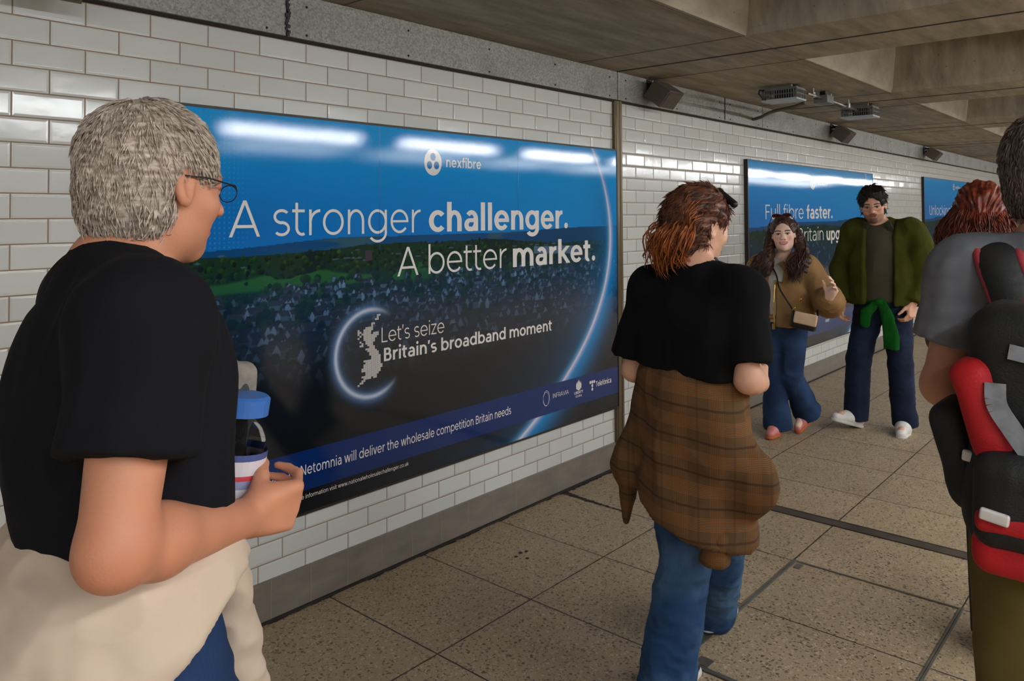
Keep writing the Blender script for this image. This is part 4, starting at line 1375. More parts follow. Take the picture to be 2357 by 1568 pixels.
# ------------------------------------------------------------------ anatomy
HEAD_K = .016
def head(s, c, m, sc=1.0, nose=1.0, ears=True, jaw=1.0):
    """head solid in the sdf s; c centre (at eye level), m rotation"""
    W = lambda x, y, z: np.asarray(c, dtype=np.float32) + m @ (A3(x, y, z) * sc)
    r = lambda *v: A3(*v) * sc
    s.ell(W(0, -.016, .032), r(.076, .096, .088), .02, m)
    s.ell(W(0, .026, -.020), r(.064, .068, .088), .03, m)
    s.ell(W(0, .018, -.066), r(.055 * jaw, .060, .044), .03, m)
    s.cone(W(0, .04, -.075), W(0, .070, -.094), .030 * sc, .021 * sc, .025)
    s.cone(W(-.036, .074, .021), W(.036, .074, .021), .013 * sc, .013 * sc, .018)
    for q in (-1, 1):
        s.ell(W(q * .042, .056, -.026), r(.024, .024, .022), .02, m)
        s.ell(W(q * .031, .099, .002), r(.015, .014, .010), .012, m, sub=True)
        s.ell(W(q * .031, .078, .001), r(.0135, .0135, .0115), .004, m)
        s.cone(W(q * .017, .0885, .0085), W(q * .045, .0805, .0075), .0042 * sc, .0042 * sc, .006)
    s.cone(W(0, .087, .012), W(0, .108 * (.5 + .5 * nose), -.027), .008 * sc, .0115 * sc, .010)
    for q in (-1, 1): s.ell(W(q * .0125, .096, -.031), r(.009, .011, .008), .008, m)
    s.cone(W(-.017, .088, -.0555), W(.017, .088, -.0555), .0062 * sc, .0062 * sc, .008)
    s.cone(W(-.014, .087, -.0665), W(.014, .087, -.0665), .0075 * sc, .0075 * sc, .007)
    s.cone(W(-.022, .093, -.0608), W(.022, .093, -.0608), .0022 * sc, .0022 * sc, .005, sub=True)
    if ears:
        for q in (-1, 1):
            me = m @ rot(q * 18, 0, -q * 8)
            s.ell(W(q * .077, -.006, -.004), r(.010, .020, .032), .008, me)
            s.ell(W(q * .084, -.002, -.002), r(.006, .011, .019), .006, me, sub=True)
    return s

def hand(s, wr, d, n, t, curl, thumb=(.5, .3), sc=1.0, spread=.06):
    """palm and five fingers from the wrist: d finger direction, n palm-side normal, t towards the thumb; curl per finger (index..little): 3 bends in degrees"""
    d, n, t = [np.asarray(v, dtype=np.float64) / np.linalg.norm(v) for v in (d, n, t)]
    n = n - d * (n @ d); n /= np.linalg.norm(n); t = t - d * (t @ d) - n * (t @ n); t /= np.linalg.norm(t)
    wr = np.asarray(wr, dtype=np.float64)
    ks = []
    for i, (off, ln) in enumerate(((.030, .090), (.010, .094), (-.010, .089), (-.029, .080))):
        kn = wr + (d * ln + t * off - n * (.002 + .004 * abs(i - 1.2))) * sc
        ks.append(kn)
        s.cone(wr + t * off * .55 * sc + d * .01 * sc, kn, .0155 * sc, .0118 * sc, .014)
    s.ell(wr + (d * .048 + n * .004) * sc, A3(.040, .046, .015) * sc, .016, np.stack([t, d, n], 1).astype(np.float32))
    seg = ((.042, .025, .021), (.046, .029, .022), (.042, .027, .021), (.033, .020, .018))
    for i, kn in enumerate(ks):
        p = kn; f = d + t * spread * (1.5 - i); f = f / np.linalg.norm(f)
        up = -n; ang = 0.0; rad = (.0098, .0086, .0078, .0066) if i < 3 else (.0086, .0076, .0068, .0058)
        for q in range(3):
            ang += R(curl[i][q])
            dr = f * math.cos(ang) + n * math.sin(ang)
            e = p + dr * seg[i][q] * sc
            s.cone(p, e, rad[q] * sc, rad[q + 1] * sc, .003 if q or True else .01)
            p = e
    b = wr + (d * .022 + t * .026 + n * .006) * sc
    sp, op = thumb
    dr = d * .75 + t * sp + n * op; dr /= np.linalg.norm(dr)
    m1 = b + dr * .042 * sc
    s.cone(wr + d * .012 * sc + t * .014 * sc, m1, .016 * sc, .0125 * sc, .012)
    dr2 = dr + n * op * .5 + d * .25 - t * sp * .35; dr2 /= np.linalg.norm(dr2)
    m2 = m1 + dr2 * .032 * sc; s.cone(m1, m2, .0115 * sc, .0100 * sc, .004)
    dr3 = dr2 + n * op * .5; dr3 /= np.linalg.norm(dr3)
    s.cone(m2, m2 + dr3 * .025 * sc, .0100 * sc, .0075 * sc, .004)

RELAX = ((28, 30, 18), (32, 34, 20), (36, 36, 22), (40, 38, 24))
def person_body(J, hm, hsc=1.0, g=1.0, fem=False, nose=1.0, jaw=1.0):
    """J: joints (person's own frame: x right, y forward, z up)"""
    s = Sdf()
    j = {k: A3(*v) for k, v in J.items() if not isinstance(v, dict)}
    pel = (j['hipR'] + j['hipL']) / 2 + A3(0, 0, .04)
    ch = (j['shR'] + j['shL']) / 2 + A3(0, .012, -.13)
    wa = (pel + ch) / 2
    s.ell(pel, A3(.158, .112, .12) * g, .04)
    s.ell(wa, A3(.135 if fem else .15, .10, .15) * g, .06)
    s.ell(ch, A3(.155, .112, .185) * g, .06)
    nb = j['neck']
    for q in 'RL':
        s.cone(nb + A3(0, 0, .01), j['sh' + q], .052 * g, .054 * g, .04)
        s.cone(ch + A3(0, 0, .03), j['sh' + q], .09 * g, .058 * g, .05)
        el, wr = j['el' + q], j['wr' + q]
        s.cone(j['sh' + q], el, .053 * g, .041 * g, .03)
        mid = el + (wr - el) * .28
        s.cone(el, mid, .041 * g, .043 * g, .02); s.cone(mid, wr, .043 * g, .0275 * g, .02)
        kn, an = j['kn' + q], j['an' + q]
        s.cone(j['hip' + q], kn, .086 * g, .056 * g, .05)
        cf = kn + (an - kn) * .3 + A3(0, -.018, 0)
        s.cone(kn, cf, .054 * g, .054 * g, .03); s.cone(cf, an, .053 * g, .036 * g, .03)
        to = j['toe' + q]
        s.cone(an, an + (to - an) * .25 + A3(0, 0, -.02), .036, .036, .02); s.cone(an + (to - an) * .25 + A3(0, 0, -.02), to, .036, .026, .02)
        hd = J['hand' + q]
        hand(s, wr, hd['d'], hd['n'], hd['t'], hd.get('curl', RELAX), hd.get('thumb', (.5, .3)), hd.get('sc', 1.0), hd.get('spread', .06))
    hc = j['head']
    nk = hc + hm @ A3(0, -.022, -.075) * hsc
    s.cone(nb - A3(0, 0, .02), nk, .062 * g if not fem else .054, .054 * g if not fem else .046, .03)
    head(s, hc, hm, hsc, nose, True, jaw)
    return s

def skin_paint(tone, hc, hm, hsc, lips=None, brow=None, beard=None, iris=(60, 40, 28), blush=.1, cap=None, smile=False):
    tone = lin(tone)
    def f(V):
        col = np.tile(tone, (len(V), 1))
        n = vnoise(V, 34.0, 3)[:, None]; n2 = vnoise(V, 9.0, 8)[:, None]
        col = col * (1 + (n - .5) * .14)
        col = col * (1 - blush * n2) + lin((196, 96, 76)) * blush * n2 * .8
        Q = ((V - A3(*hc)) @ hm) / hsc
        x, y, z = Q[:, 0], Q[:, 1], Q[:, 2]
        ax = np.abs(x)
        def put(m, c, a=1.0):
            m = (np.clip(m, 0, 1) * a)[:, None]
            col[:] = col * (1 - m) + lin(c) * m
        front = sstep(.055, .07, y)
        put(front * sstep(.022, .005, np.hypot(ax - .042, z + .024)), (206, 110, 92), .35)          # cheeks
        if beard:
            bm = sstep(-.048, -.056, z - .1 * np.clip(.05 - y, 0, 1)) * sstep(.0, .03, y) * sstep(-.13, -.115, z)
            must = front * sstep(.030, .022, ax) * sstep(.006, .003, np.abs(z + .0455 + ax * .25))
            gt = front * sstep(.030, .02, ax) * sstep(-.072, -.080, z)
            put(bm, beard[0], beard[1]); put(np.maximum(must, gt * .8), beard[0], beard[2])
        if lips:
            lm = front * sstep(.026, .020, ax) * sstep(.0125, .0095, np.abs(z + .0615) + .16 * ax)
            put(lm, lips, .85)
            if smile:
                put(front * sstep(.030, .026, ax) * sstep(.0120, .0095, np.abs(z + .0620 - 7 * x * x) + .18 * ax), lips, .9)
                put(front * sstep(.020, .017, ax) * sstep(.0040, .0026, np.abs(z + .0610 - 7 * x * x)), (226, 214, 208), .95)
            else: put(front * sstep(.022, .018, ax) * sstep(.0028, .0012, np.abs(z + .0608)), (70, 28, 26), .8)
        eye = front * sstep(.0165, .0135, np.hypot((ax - .031), (z - .0015) * 2.6))
        put(eye, (205, 196, 190), .9)
        put(eye * sstep(.0076, .0058, np.hypot(ax - .031, z - .0015)), iris)
        put(front * sstep(.019, .016, np.abs(ax - .031)) * sstep(.0040, .0022, np.abs(z - .0080 + 10 * (ax - .031) ** 2)), (26, 18, 16), .95)
        if brow: put(front * sstep(.022, .018, np.abs(ax - .032)) * sstep(.0062, .0036, np.abs(z - .0245 + 9 * (ax - .034) ** 2)), brow, .9)
        put(sstep(.003, .001, np.hypot(ax - .0085, (z + .0385) * 1.4) - .002) * sstep(.085, .092, y), (90, 44, 36), .8)
        if cap is not None: put(cap(x, y, z), cap.colour, .9)
        return col
    return f

def hair_cap(hc, hm, hsc, thick=.014, line=.0, nape=-.075, wide=.0, bulge=(0, 0, 0)):
    """scalp of hair following the skull, open at the face and ears"""
    s = Sdf(); W = lambda x, y, z: A3(*hc) + hm @ (A3(x, y, z) * hsc)
    t = thick
    s.ell(W(bulge[0], -.018 + bulge[1], .034 + bulge[2]), A3(.076 + t, .096 + t, .088 + t) * hsc, .02, hm)
    s.ell(W(0, -.042, -.035), A3(.066 + t * .7, .062 + t, .062 + t) * hsc, .03, hm)
    s.ell(W(0, .105, -.030 + line * .5), A3(.066 + wide, .070, .098 + line * .5) * hsc, .02, hm, sub=True)                 # face
    s.box(W(0, .075, -.075), A3(.12, .075, .075) * hsc, .02, .02, hm, sub=True)             # in front of the ears, below the temples
    for q in (-1, 1): s.ell(W(q * .092, .004, -.014), A3(.030, .028, .040) * hsc, .012, hm, sub=True)
    n = hm @ A3(0, .25, -1); s.plane(n, W(0, -.05, nape))
    return s

def hair_post(hc, hm, hsc, amp, seed, f=(26, 26, 150), fine=(260, 60, 60)):
    def p(V, Fq):
        Q = ((V - A3(*hc)) @ hm) / hsc
        ang = np.arctan2(Q[:, 0], Q[:, 2] + .05); rad = np.arctan2(Q[:, 1] + .015, np.hypot(Q[:, 0], Q[:, 2] + .05))
        U = np.stack([ang * .08, rad * .02, Q[:, 2] * .15], 1).astype(np.float32)
        d = (vnoise(U, (230, 120, 120), seed) - .5) + .5 * (vnoise(U, (520, 160, 160), seed + 3) - .5) + .8 * (vnoise(Q.astype(np.float32), 34.0, seed + 1) - .5)
        return V + normals(V, Fq) * (d * amp)[:, None].astype(np.float32)
    return p

def M_hair(name, c0, c1, stretch=(1, 1, 1), scale=120):
    m, nt, b = new_mat(name)
    tc = node(nt, 'ShaderNodeTexCoord')
    mp = node(nt, 'ShaderNodeMapping'); mp.inputs['Scale'].default_value = stretch
    L(nt, tc.outputs['Object'], mp.inputs['Vector'])
    n = node(nt, 'ShaderNodeTexNoise'); n.inputs['Scale'].default_value = scale; n.inputs['Detail'].default_value = 5
    L(nt, mp.outputs[0], n.inputs['Vector'])
    mr = node(nt, 'ShaderNodeMapRange'); mr.inputs[1].default_value = .35; mr.inputs[2].default_value = .68
    L(nt, n.outputs['Fac'], mr.inputs[0])
    L(nt, mixc(nt, mr.outputs[0], lin(c0), lin(c1)), b.inputs['Base Color'])
    b.inputs['Roughness'].default_value = .45
    b.inputs['Specular IOR Level'].default_value = .4
    bp = node(nt, 'ShaderNodeBump'); bp.inputs['Strength'].default_value = .6; bp.inputs['Distance'].default_value = .004
    L(nt, n.outputs['Fac'], bp.inputs['Height']); L(nt, bp.outputs[0], b.inputs['Normal'])
    return m

M['skin'] = M_vcol('skin', rough=.5, spec=.4, sss=.12, bump=.12, bscale=220)

# ------------------------------------------------------------------ clothes
def torso_cloth(s, J, ease, g=1.0, fem=False, k=.06):
    j = {q: A3(*v) for q, v in J.items() if not isinstance(v, dict)}
    pel = (j['hipR'] + j['hipL']) / 2 + A3(0, 0, .04)
    ch = (j['shR'] + j['shL']) / 2 + A3(0, .012, -.13)
    e = A3(ease, ease, ease * .6)
    s.ell(pel, A3(.158, .112, .14) * g + e, k)
    s.ell((pel + ch) / 2, A3(.14 if fem else .152, .105, .16) * g + e, k)
    s.ell(ch, A3(.157, .114, .187) * g + e * .8, k)
    for q in 'RL':
        s.cone(j['neck'] + A3(0, 0, -.004), j['sh' + q], .050 * g + ease * .3, .056 * g + ease * .5, .04)
        s.cone(ch + A3(0, 0, .03), j['sh' + q], .09 * g + ease * .6, .060 * g + ease * .6, .05)
    return s

def sleeve(s, J, q, frac, r0, r1, fore=None, k=.03):
    j = {n: A3(*v) for n, v in J.items() if not isinstance(v, dict)}
    sh, el, wr = j['sh' + q], j['el' + q], j['wr' + q]
    if fore is None: s.cone(sh, sh + (el - sh) * frac, r0, r1, k, cut=True)
    else:
        s.cone(sh, el, r0, r1, k); s.cone(el, el + (wr - el) * frac, r1, fore, k, cut=True)

def neck_hole(s, J, hm, r=.062, dz=.0, fwd=.02):
    n = A3(*J['neck'])
    s.cone(n + A3(0, fwd, .0 + dz), n + A3(0, fwd + .03, .14), r, r * 1.15, .006, sub=True)

def legs_cloth(s, J, hip, knee, hem, lift=.03, g=1.0, cut=True, kneefwd=.0, frac=1.0):
    j = {n: A3(*v) for n, v in J.items() if not isinstance(v, dict)}
    pel = (j['hipR'] + j['hipL']) / 2 + A3(0, 0, .03)
    s.ell(pel, A3(.166, .122, .13) * g, .03)
    for q in 'RL':
        h, k_, a = j['hip' + q], j['kn' + q], j['an' + q]
        d = (a - k_); a2 = a + d / np.linalg.norm(d) * lift
        s.cone(h, k_, hip, knee, .035)
        if frac < 1: s.cone(k_, k_ + (a2 - k_) * frac, knee, hem, .02, cut=cut)
        else: s.cone(k_, a2, knee, hem, .02, cut=cut)
    return s

def shoe(name, an, toe, mat, sole_mat, parent, sc=1.0, heel=0.0, w=.042):
    """shoe along the ankle->toe line, sole underneath"""
    an, toe = A3(*an), A3(*toe)
    f = toe - an; f[2] = min(f[2] + .055, f[2] * .6 + .045) if abs(f[2]) < .12 else f[2]
    f = f / np.linalg.norm(f)
    side = np.cross(f, A3(0, 0, 1)); 
    if np.linalg.norm(side) < .2: side = A3(1, 0, 0)
    side /= np.linalg.norm(side); up = np.cross(side, f)
    P = lambda a, b, c=0: an + f * a * sc + up * b * sc + side * c * sc
    s = Sdf()
    s.cone(P(-.035, -.050), P(.06, -.052), .036 * sc, .042 * sc, .02)
    s.cone(P(.06, -.052), P(.165, -.062), .043 * sc, .030 * sc, .03, flat=(up, 1.15))
    s.cone(P(-.012, -.0), P(.015, -.05), .040 * sc, .044 * sc, .03)
    s.cone(P(.0, -.022), P(.085, -.046), .047 * sc, .043 * sc, .02)
    s.plane(-up, P(0, -.083))
    o = build(name, s, .004, mat, parent)
    t = Sdf()
    t.cone(P(-.032, -.085), P(.07, -.085), .040 * sc, .045 * sc, .01); t.cone(P(.07, -.085), P(.168, -.085), .046 * sc, .034 * sc, .01)
    t.plane(up, P(0, -.072)); t.plane(-up, P(0, -.094))
    if heel: t.cone(P(-.03, -.085), P(-.028, -.085 - heel), .032 * sc, .028 * sc, .006, cut=True)
    build('sole', t, .004, sole_mat, o)
    return o

# ================================================================== THE PEOPLE
def person(label, root, th, group=None):
    return thing('person', label, 'person', (root[0], root[1], 0), R(th - 90), group)

H = .004
# ------------------------------------------------------------------ the grey-haired man in black, close to the camera
P1 = person('grey-haired person in black t-shirt striding past the large poster, bottle in hand', (-.255, -1.504), 0)
J = dict(neck=(0, -.045, 1.470), shR=(.190, -.080, 1.420), shL=(-.165, .000, 1.420), hipR=(.085, -.02, .90), hipL=(-.085, -.02, .90),
         elR=(.250, -.140, 1.165), wrR=(.118, .105, 1.100), elL=(-.205, -.060, 1.13), wrL=(-.205, .01, .88),
         knR=(.09, .16, .50), anR=(.09, .10, .09), toeR=(.09, .25, .03), knL=(-.09, -.02, .48), anL=(-.09, -.26, .16), toeL=(-.09, -.14, .045),
         head=(.0, .020, 1.608))
J['handR'] = dict(d=(-.16, .98, -.05), n=(-.95, -.14, .18), t=(0, .05, 1), curl=((46, 40, 22), (50, 44, 26), (52, 46, 28), (56, 48, 30)), thumb=(.45, .75), sc=1.0)
J['handL'] = dict(d=(.1, .25, -.95), n=(1, 0, 0), t=(0, 1, .2))
hm = rot(10, -6, 0)
build('body', person_body(J, hm, 1.0, 1.02, nose=1.15), H, M['skin'], P1, col=skin_paint((208, 144, 112), J['head'], hm, 1.0, lips=(176, 96, 84), brow=(150, 130, 112), blush=.25, iris=(70, 80, 90)))
ha = hair_cap(J['head'], hm, 1.0, .009, nape=-.085)
M['grey_hair'] = M_hair('short_grey_hair', (142, 126, 112), (222, 206, 190), (1, .25, 1), 150)
o = build('hair', ha, H, M['grey_hair'], P1, post=hair_post(J['head'], hm, 1.0, .0022, 4))
fur(o, 'hair_strands', 3600, .026, .0013, np.array(J['head']) + hm @ np.array((0, -.05, .13)), .22, M['grey_hair'], 3)
gl_ = MB()
W_ = lambda x, y, z: Vector(np.array(J['head']) + hm @ np.array((x, y, z)) * 1.0)
for q in (-1, 1):
    gl_.tube([W_(q * .083, -.012, .012), W_(q * .082, .03, .014), W_(q * .070, .092, .010)], .0013, 6)
    ring_ = [W_(q * .034 + .021 * math.cos(a), .108, .000 + .014 * math.sin(a)) for a in np.linspace(0, 2 * PI, 21)]
    gl_.tube(ring_, .0009, 6)
    gl_.tube([W_(q * .055, .108, .004), W_(q * .070, .092, .010)], .0010, 6)
gl_.tube([W_(-.008, .108, .006), W_(.008, .108, .006)], .0014, 6)
gl_.build('eyeglasses', M['black'], P1, smooth=True)
s = torso_cloth(Sdf(), J, .024, 1.06)
s.ell((0, -.070, 1.25), (.155, .105, .19), .05); s.ell((0, -.030, 1.15), (.16, .105, .12), .05)
sleeve(s, J, 'R', .60, .074, .080); sleeve(s, J, 'L', .60, .074, .080)
neck_hole(s, J, hm, .060, .012, .015)
s.plane((0, .12, -1), (0, 0, 1.10), .012)
M['black_tee'] = M_plain('black_jersey', (21, 21, 25), rough=.95, var=.12, scale=9, spec=.15)
build('tshirt', s, .005, M['black_tee'], P1, 2, fold=[(.006, (7, 7, 4), 11), (.003, (20, 20, 9), 12)])
s = legs_cloth(Sdf(), J, .100, .076, .062)
M['jeans_mid'] = M_denim('blue_denim', (30, 56, 96), (54, 88, 132))
build('jeans', s, .006, M['jeans_mid'], P1, 2, fold=[(.006, (9, 9, 14), 3)])
M['cream'] = M_plain('cream_cotton', (206, 186, 166), rough=.9, var=.06, scale=5, spec=.2)
s = Sdf()
s.ell((0, -.045, 1.00), (.205, .165, .17), .04); s.ell((.02, -.10, .86), (.20, .15, .20), .08); s.ell((.05, .03, 1.035), (.14, .085, .07), .05)
s.plane((0, .10, 1), (0, -.1, 1.125), .01); s.plane((-.62, .78, -1), (.1, -.02, .925), .02); s.plane((.45, 1, -1.2), (.12, .03, 1.0), .03)
s.ell((.0, .120, 1.01), (.04, .03, .035), .02)
o = build('tied_jacket', s, .005, M['cream'], P1, 2, fold=[(.012, (7, 6, 9), 21), (.006, (16, 16, 22), 22)])
o['label'] = 'cream jacket tied round the hips'
s = Sdf().chain([(.0, .125, 1.01), (-.025, .150, .94), (-.045, .170, .83), (-.05, .195, .70), (-.05, .205, .60)], [.030, .036, .043, .048, .048], .03)
build('sleeve', s, .005, M['cream'], o, 2, fold=[(.010, (12, 12, 20), 25)])
for q, nm in (('R', 0), ('L', 1)): shoe('shoe', J['an' + q], J['toe' + q], M['black'], M['white'], P1)

# dark bag worn across his front
bag = thing('sling_bag', 'dark grey sling bag worn on the front of the grey-haired walker', 'bag', (-.255, -1.504, 0), R(-90))
M['bag_grey'] = M_plain('charcoal_nylon', (58, 58, 60), rough=.8, var=.25, scale=20, bump=.3, bscale=300)
M['bag_light'] = M_plain('light_grey_mesh', (140, 130, 120), rough=.8, var=.2, scale=60)
s = Sdf().box((-.075, .125, 1.180), (.090, .050, .130), .03, .01, rot(8, -6, 0))
build('bag_body', s, .005, M['bag_grey'], bag, 2, fold=[(.006, (14, 14, 8), 31)])
s = Sdf().box((-.05, .155, 1.262), (.062, .032, .050), .018, .01, rot(8, -6, 0))
build('mesh_pocket', s, .004, M['bag_light'], bag, 2, fold=[(.003, (40, 40, 12), 33)])
stp = MB()
stp.tube(spline([(-.12, .15, 1.30), (-.135, .10, 1.40), (-.12, .04, 1.485), (-.145, -.05, 1.46), (-.20, -.10, 1.34), (-.215, -.02, 1.20), (-.17, .12, 1.14)], 26), .010, 8)
stp.build('shoulder_strap', M['black'], bag, smooth=True)

# bottle in his hand
bot = thing('water_bottle', 'clear water bottle with blue cap held by the grey-haired walker', 'bottle', (-.140, -1.528, 1.050), 0)
bot.rotation_euler = (R(3), R(8), 0)
bot.scale = (1.34, 1.34, 1.06)
M['pet'] = M_glass('clear_bottle_plastic')
MB().lathe([(.026, .0), (.037, .006), (.0375, .05), (.036, .056), (.0375, .062), (.0375, .115), (.036, .122), (.0375, .128), (.036, .145), (.028, .163), (.0195, .172), (.0185, .182)], 32).build('bottle_body', M['pet'], bot, smooth=True)
MB().lathe([(.0215, .176), (.0345, .180), (.0345, .205), (.031, .209)], 32).build('cap', M_plain('blue_cap', (58, 112, 190), rough=.4, var=.05), bot, smooth=False)
def label_mat():
    m, nt, b = new_mat('bottle_label')
    tc = node(nt, 'ShaderNodeTexCoord'); sp = node(nt, 'ShaderNodeSeparateXYZ'); L(nt, tc.outputs['Object'], sp.inputs[0])
    cr = node(nt, 'ShaderNodeValToRGB'); cr.color_ramp.interpolation = 'CONSTANT'
    e = cr.color_ramp.elements
    z = lambda v: (v - .055) / .075
    e[0].position = 0; e[0].color = (*lin((226, 222, 226)), 1)
    e[1].position = z(.078); e[1].color = (*lin((150, 156, 190)), 1)
    for p, c in ((.090, (206, 66, 78)), (.097, (222, 214, 220)), (.118, (70, 84, 140))):
        k = e.new(z(p)); k.color = (*lin(c), 1)
    L(nt, math_n(nt, 'DIVIDE', math_n(nt, 'SUBTRACT', sp.outputs['Z'], .055), .075), cr.inputs['Fac'])
    L(nt, cr.outputs['Color'], b.inputs['Base Color']); b.inputs['Roughness'].default_value = .4
    return m
lb = MB(); n_ = 32
for i in range(n_):
    a, b_ = 2 * PI * i / n_, 2 * PI * (i + 1) / n_
    lb.poly([(.0405 * math.cos(t), .0405 * math.sin(t), z_) for t, z_ in ((a, .060), (b_, .060), (b_, .128), (a, .128))])
lb.build('paper_label', label_mat(), bot, smooth=True)

# ------------------------------------------------------------------ the auburn-haired woman in black tee and checked shirt, from behind
P2 = person('auburn-haired person in black tee, brown checked shirt tied round waist, seen from behind', (1.52, -1.49), 0)
J = dict(neck=(.02, -.02, 1.372), shR=(.165, -.01, 1.315), shL=(-.150, -.01, 1.305), hipR=(.075, 0, .84), hipL=(-.085, 0, .84),
         elR=(.200, -.045, 1.055), wrR=(.150, .170, 1.005), elL=(-.220, -.02, 1.03), wrL=(-.14, .19, .95),
         knR=(-.01, .20, .47), anR=(-.165, .42, .10), toeR=(-.165, .56, .04), knL=(-.045, .0, .44), anL=(-.085, -.035, .085), toeL=(-.085, .10, .03),
         head=(.008, .03, 1.520))
J['handR'] = dict(d=(-.35, .93, .05), n=(-.9, -.3, 0), t=(0, 0, 1))
J['handL'] = dict(d=(.4, .9, .1), n=(.9, -.3, 0), t=(0, 0, 1))
hm = rot(-24, -8, 6)
build('body', person_body(J, hm, .97, .93, fem=True), H, M['skin'], P2, col=skin_paint((226, 176, 148), J['head'], hm, .97, lips=(186, 96, 88), brow=(96, 58, 34), blush=.15))
hc = np.array(J['head'])
M['auburn'] = M_hair('auburn_hair', (96, 48, 22), (186, 102, 44), (1, 1, .35), 70)
M['auburn_dark'] = M_hair('dark_auburn_hair', (46, 26, 18), (110, 58, 30), (1, 1, .35), 70)
s = hair_cap(J['head'], hm, .97, .018, nape=-.07, bulge=(0, -.004, .004))
s.ell(hc + (-.045, -.085, -.060), (.062, .050, .070), .03)
s.ell(hc + (-.030, -.075, .030), (.06, .05, .05), .04)
o = build('hair', s, H, M['auburn_dark'], P2, post=hair_post(J['head'], hm, .97, .010, 9))
fur(o, 'hair_strands', 2200, .032, .0013, hc + hm @ np.array((0, .08, .12)), .05, M['auburn_dark'], 5, .35)
rs = np.random.RandomState(7); gs, rd = [], []
for i in range(420):
    a = rs.uniform(0, 2 * PI); u = rs.uniform(.2, 1)
    c0 = hc + np.array((-.012 + .05 * u * math.cos(a), -.085 + .02 * math.sin(a), -.01 + .05 * rs.rand()))
    e0 = hc + np.array((-.055 + .075 * u * math.cos(a), -.120 + .035 * rs.uniform(-1, 1), -.085 + .055 * math.sin(a) * u))
    mid = (c0 + e0) / 2 + np.array((.03 * rs.uniform(-1, 1), -.045 * rs.rand() - .01, .02 * rs.uniform(-1, 1)))
    gs.append(spline([c0, mid, e0, e0 + np.array((.02 * rs.uniform(-1, 1), .02, -.012 - .03 * rs.rand()))], 12)); rd.append(rs.uniform(.0012, .0032))
for i in range(160):
    a = rs.uniform(-1.3, 1.3)
    p0 = hc + hm @ np.array((.088 * math.sin(a), -.05 - .04 * rs.rand(), .09 * math.cos(a) * rs.rand() + .03))
    p1 = hc + np.array((-.02 + .05 * math.sin(a), -.118, -.0 + .02 * rs.uniform(-1, 1)))
    gs.append(spline([p0, (p0 + p1) / 2 + (0, -.025, .005), p1, p1 + np.array((-.02, -.004, -.03))], 10)); rd.append(rs.uniform(.0012, .003))
strands('hair_locks', gs, rd, M['auburn'], o)
sg = Sdf().cone(hc + hm @ np.array((.01, .045, .122)), hc + hm @ np.array((.075, .062, .088)), .012, .012, .01)
sg.cone(hc + hm @ np.array((-.06, .062, .092)), hc + hm @ np.array((.01, .045, .122)), .006, .010, .01)
build('sunglasses', sg, .003, M['black'], P2)
cl = MB().tube([(J['neck'][0] + .057 * math.cos(a), J['neck'][1] + .012 + .058 * math.sin(a), J['neck'][2] + .032 + .012 * math.sin(a)) for a in np.linspace(0, 2 * PI, 33)], .007, 8)
cl.build('neck_band', M_plain('slate_cloth', (58, 62, 72), rough=.8), P2, smooth=True)
s = torso_cloth(Sdf(), J, .026, .93, True)
s.box((-.005, -.005, 1.15), (.160, .115, .13), .06, .06)
sleeve(s, J, 'R', .80, .070, .078); sleeve(s, J, 'L', .95, .070, .084)
neck_hole(s, J, hm, .060, .010, .012)
s.plane((-.10, .05, -1), (0, 0, 1.068), .012)
M['black_cotton'] = M_plain('black_cotton', (14, 14, 15), rough=.95, var=.15, scale=8, spec=.15)
build('tshirt', s, .005, M['black_cotton'], P2, 2, fold=[(.007, (7, 7, 4), 41), (.003, (22, 22, 8), 42)])
s = legs_cloth(Sdf(), J, .094, .078, .090, lift=.065, g=.90)
M['jeans_blue'] = M_denim('mid_blue_denim', (36, 70, 112), (92, 126, 160))
build('jeans', s, .006, M['jeans_blue'], P2, 2, fold=[(.009, (9, 9, 13), 43), (.004, (25, 25, 30), 44)])
M['plaid'] = M_plaid()
s = Sdf()
s.ell((-.015, .0, 1.0), (.172, .138, .11), .04)
s.cone((-.015, .0, 1.0), (.0, -.005, .52), .165, .195, .04, flat=((0, 1, 0), 1.12))
s.plane((-.30, 0, -1), (.02, 0, .585), .02)
s.ell((.195, -.015, .745), (.075, .07, .10), .06); s.ell((.115, -.04, .86), (.085, .10, .13), .06)
s.cone((-.15, -.03, .92), (-.245, -.02, .70), .05, .055, .05); s.cone((-.245, -.02, .70), (-.268, .0, .50), .042, .012, .03)
s.plane((.1, 0, 1), (0, 0, 1.085), .01)
o = build('tied_shirt', s, .005, M['plaid'], P2, 2, fold=[(.012, (6, 6, 5), 51), (.006, (15, 15, 9), 52)],
          post=None)
s = Sdf().chain([(.12, -.05, .64), (.115, -.085, .57), (.108, -.085, .50)], [.036, .040, .045], .02)
s.plane((0, 0, -1), (0, 0, .495), .006)
build('sleeve', s, .004, M['plaid'], o, 2, fold=[(.008, (14, 14, 20), 55)])
for q in 'RL': shoe('shoe', J['an' + q], J['toe' + q], M['black'], M['white'], P2, .92)

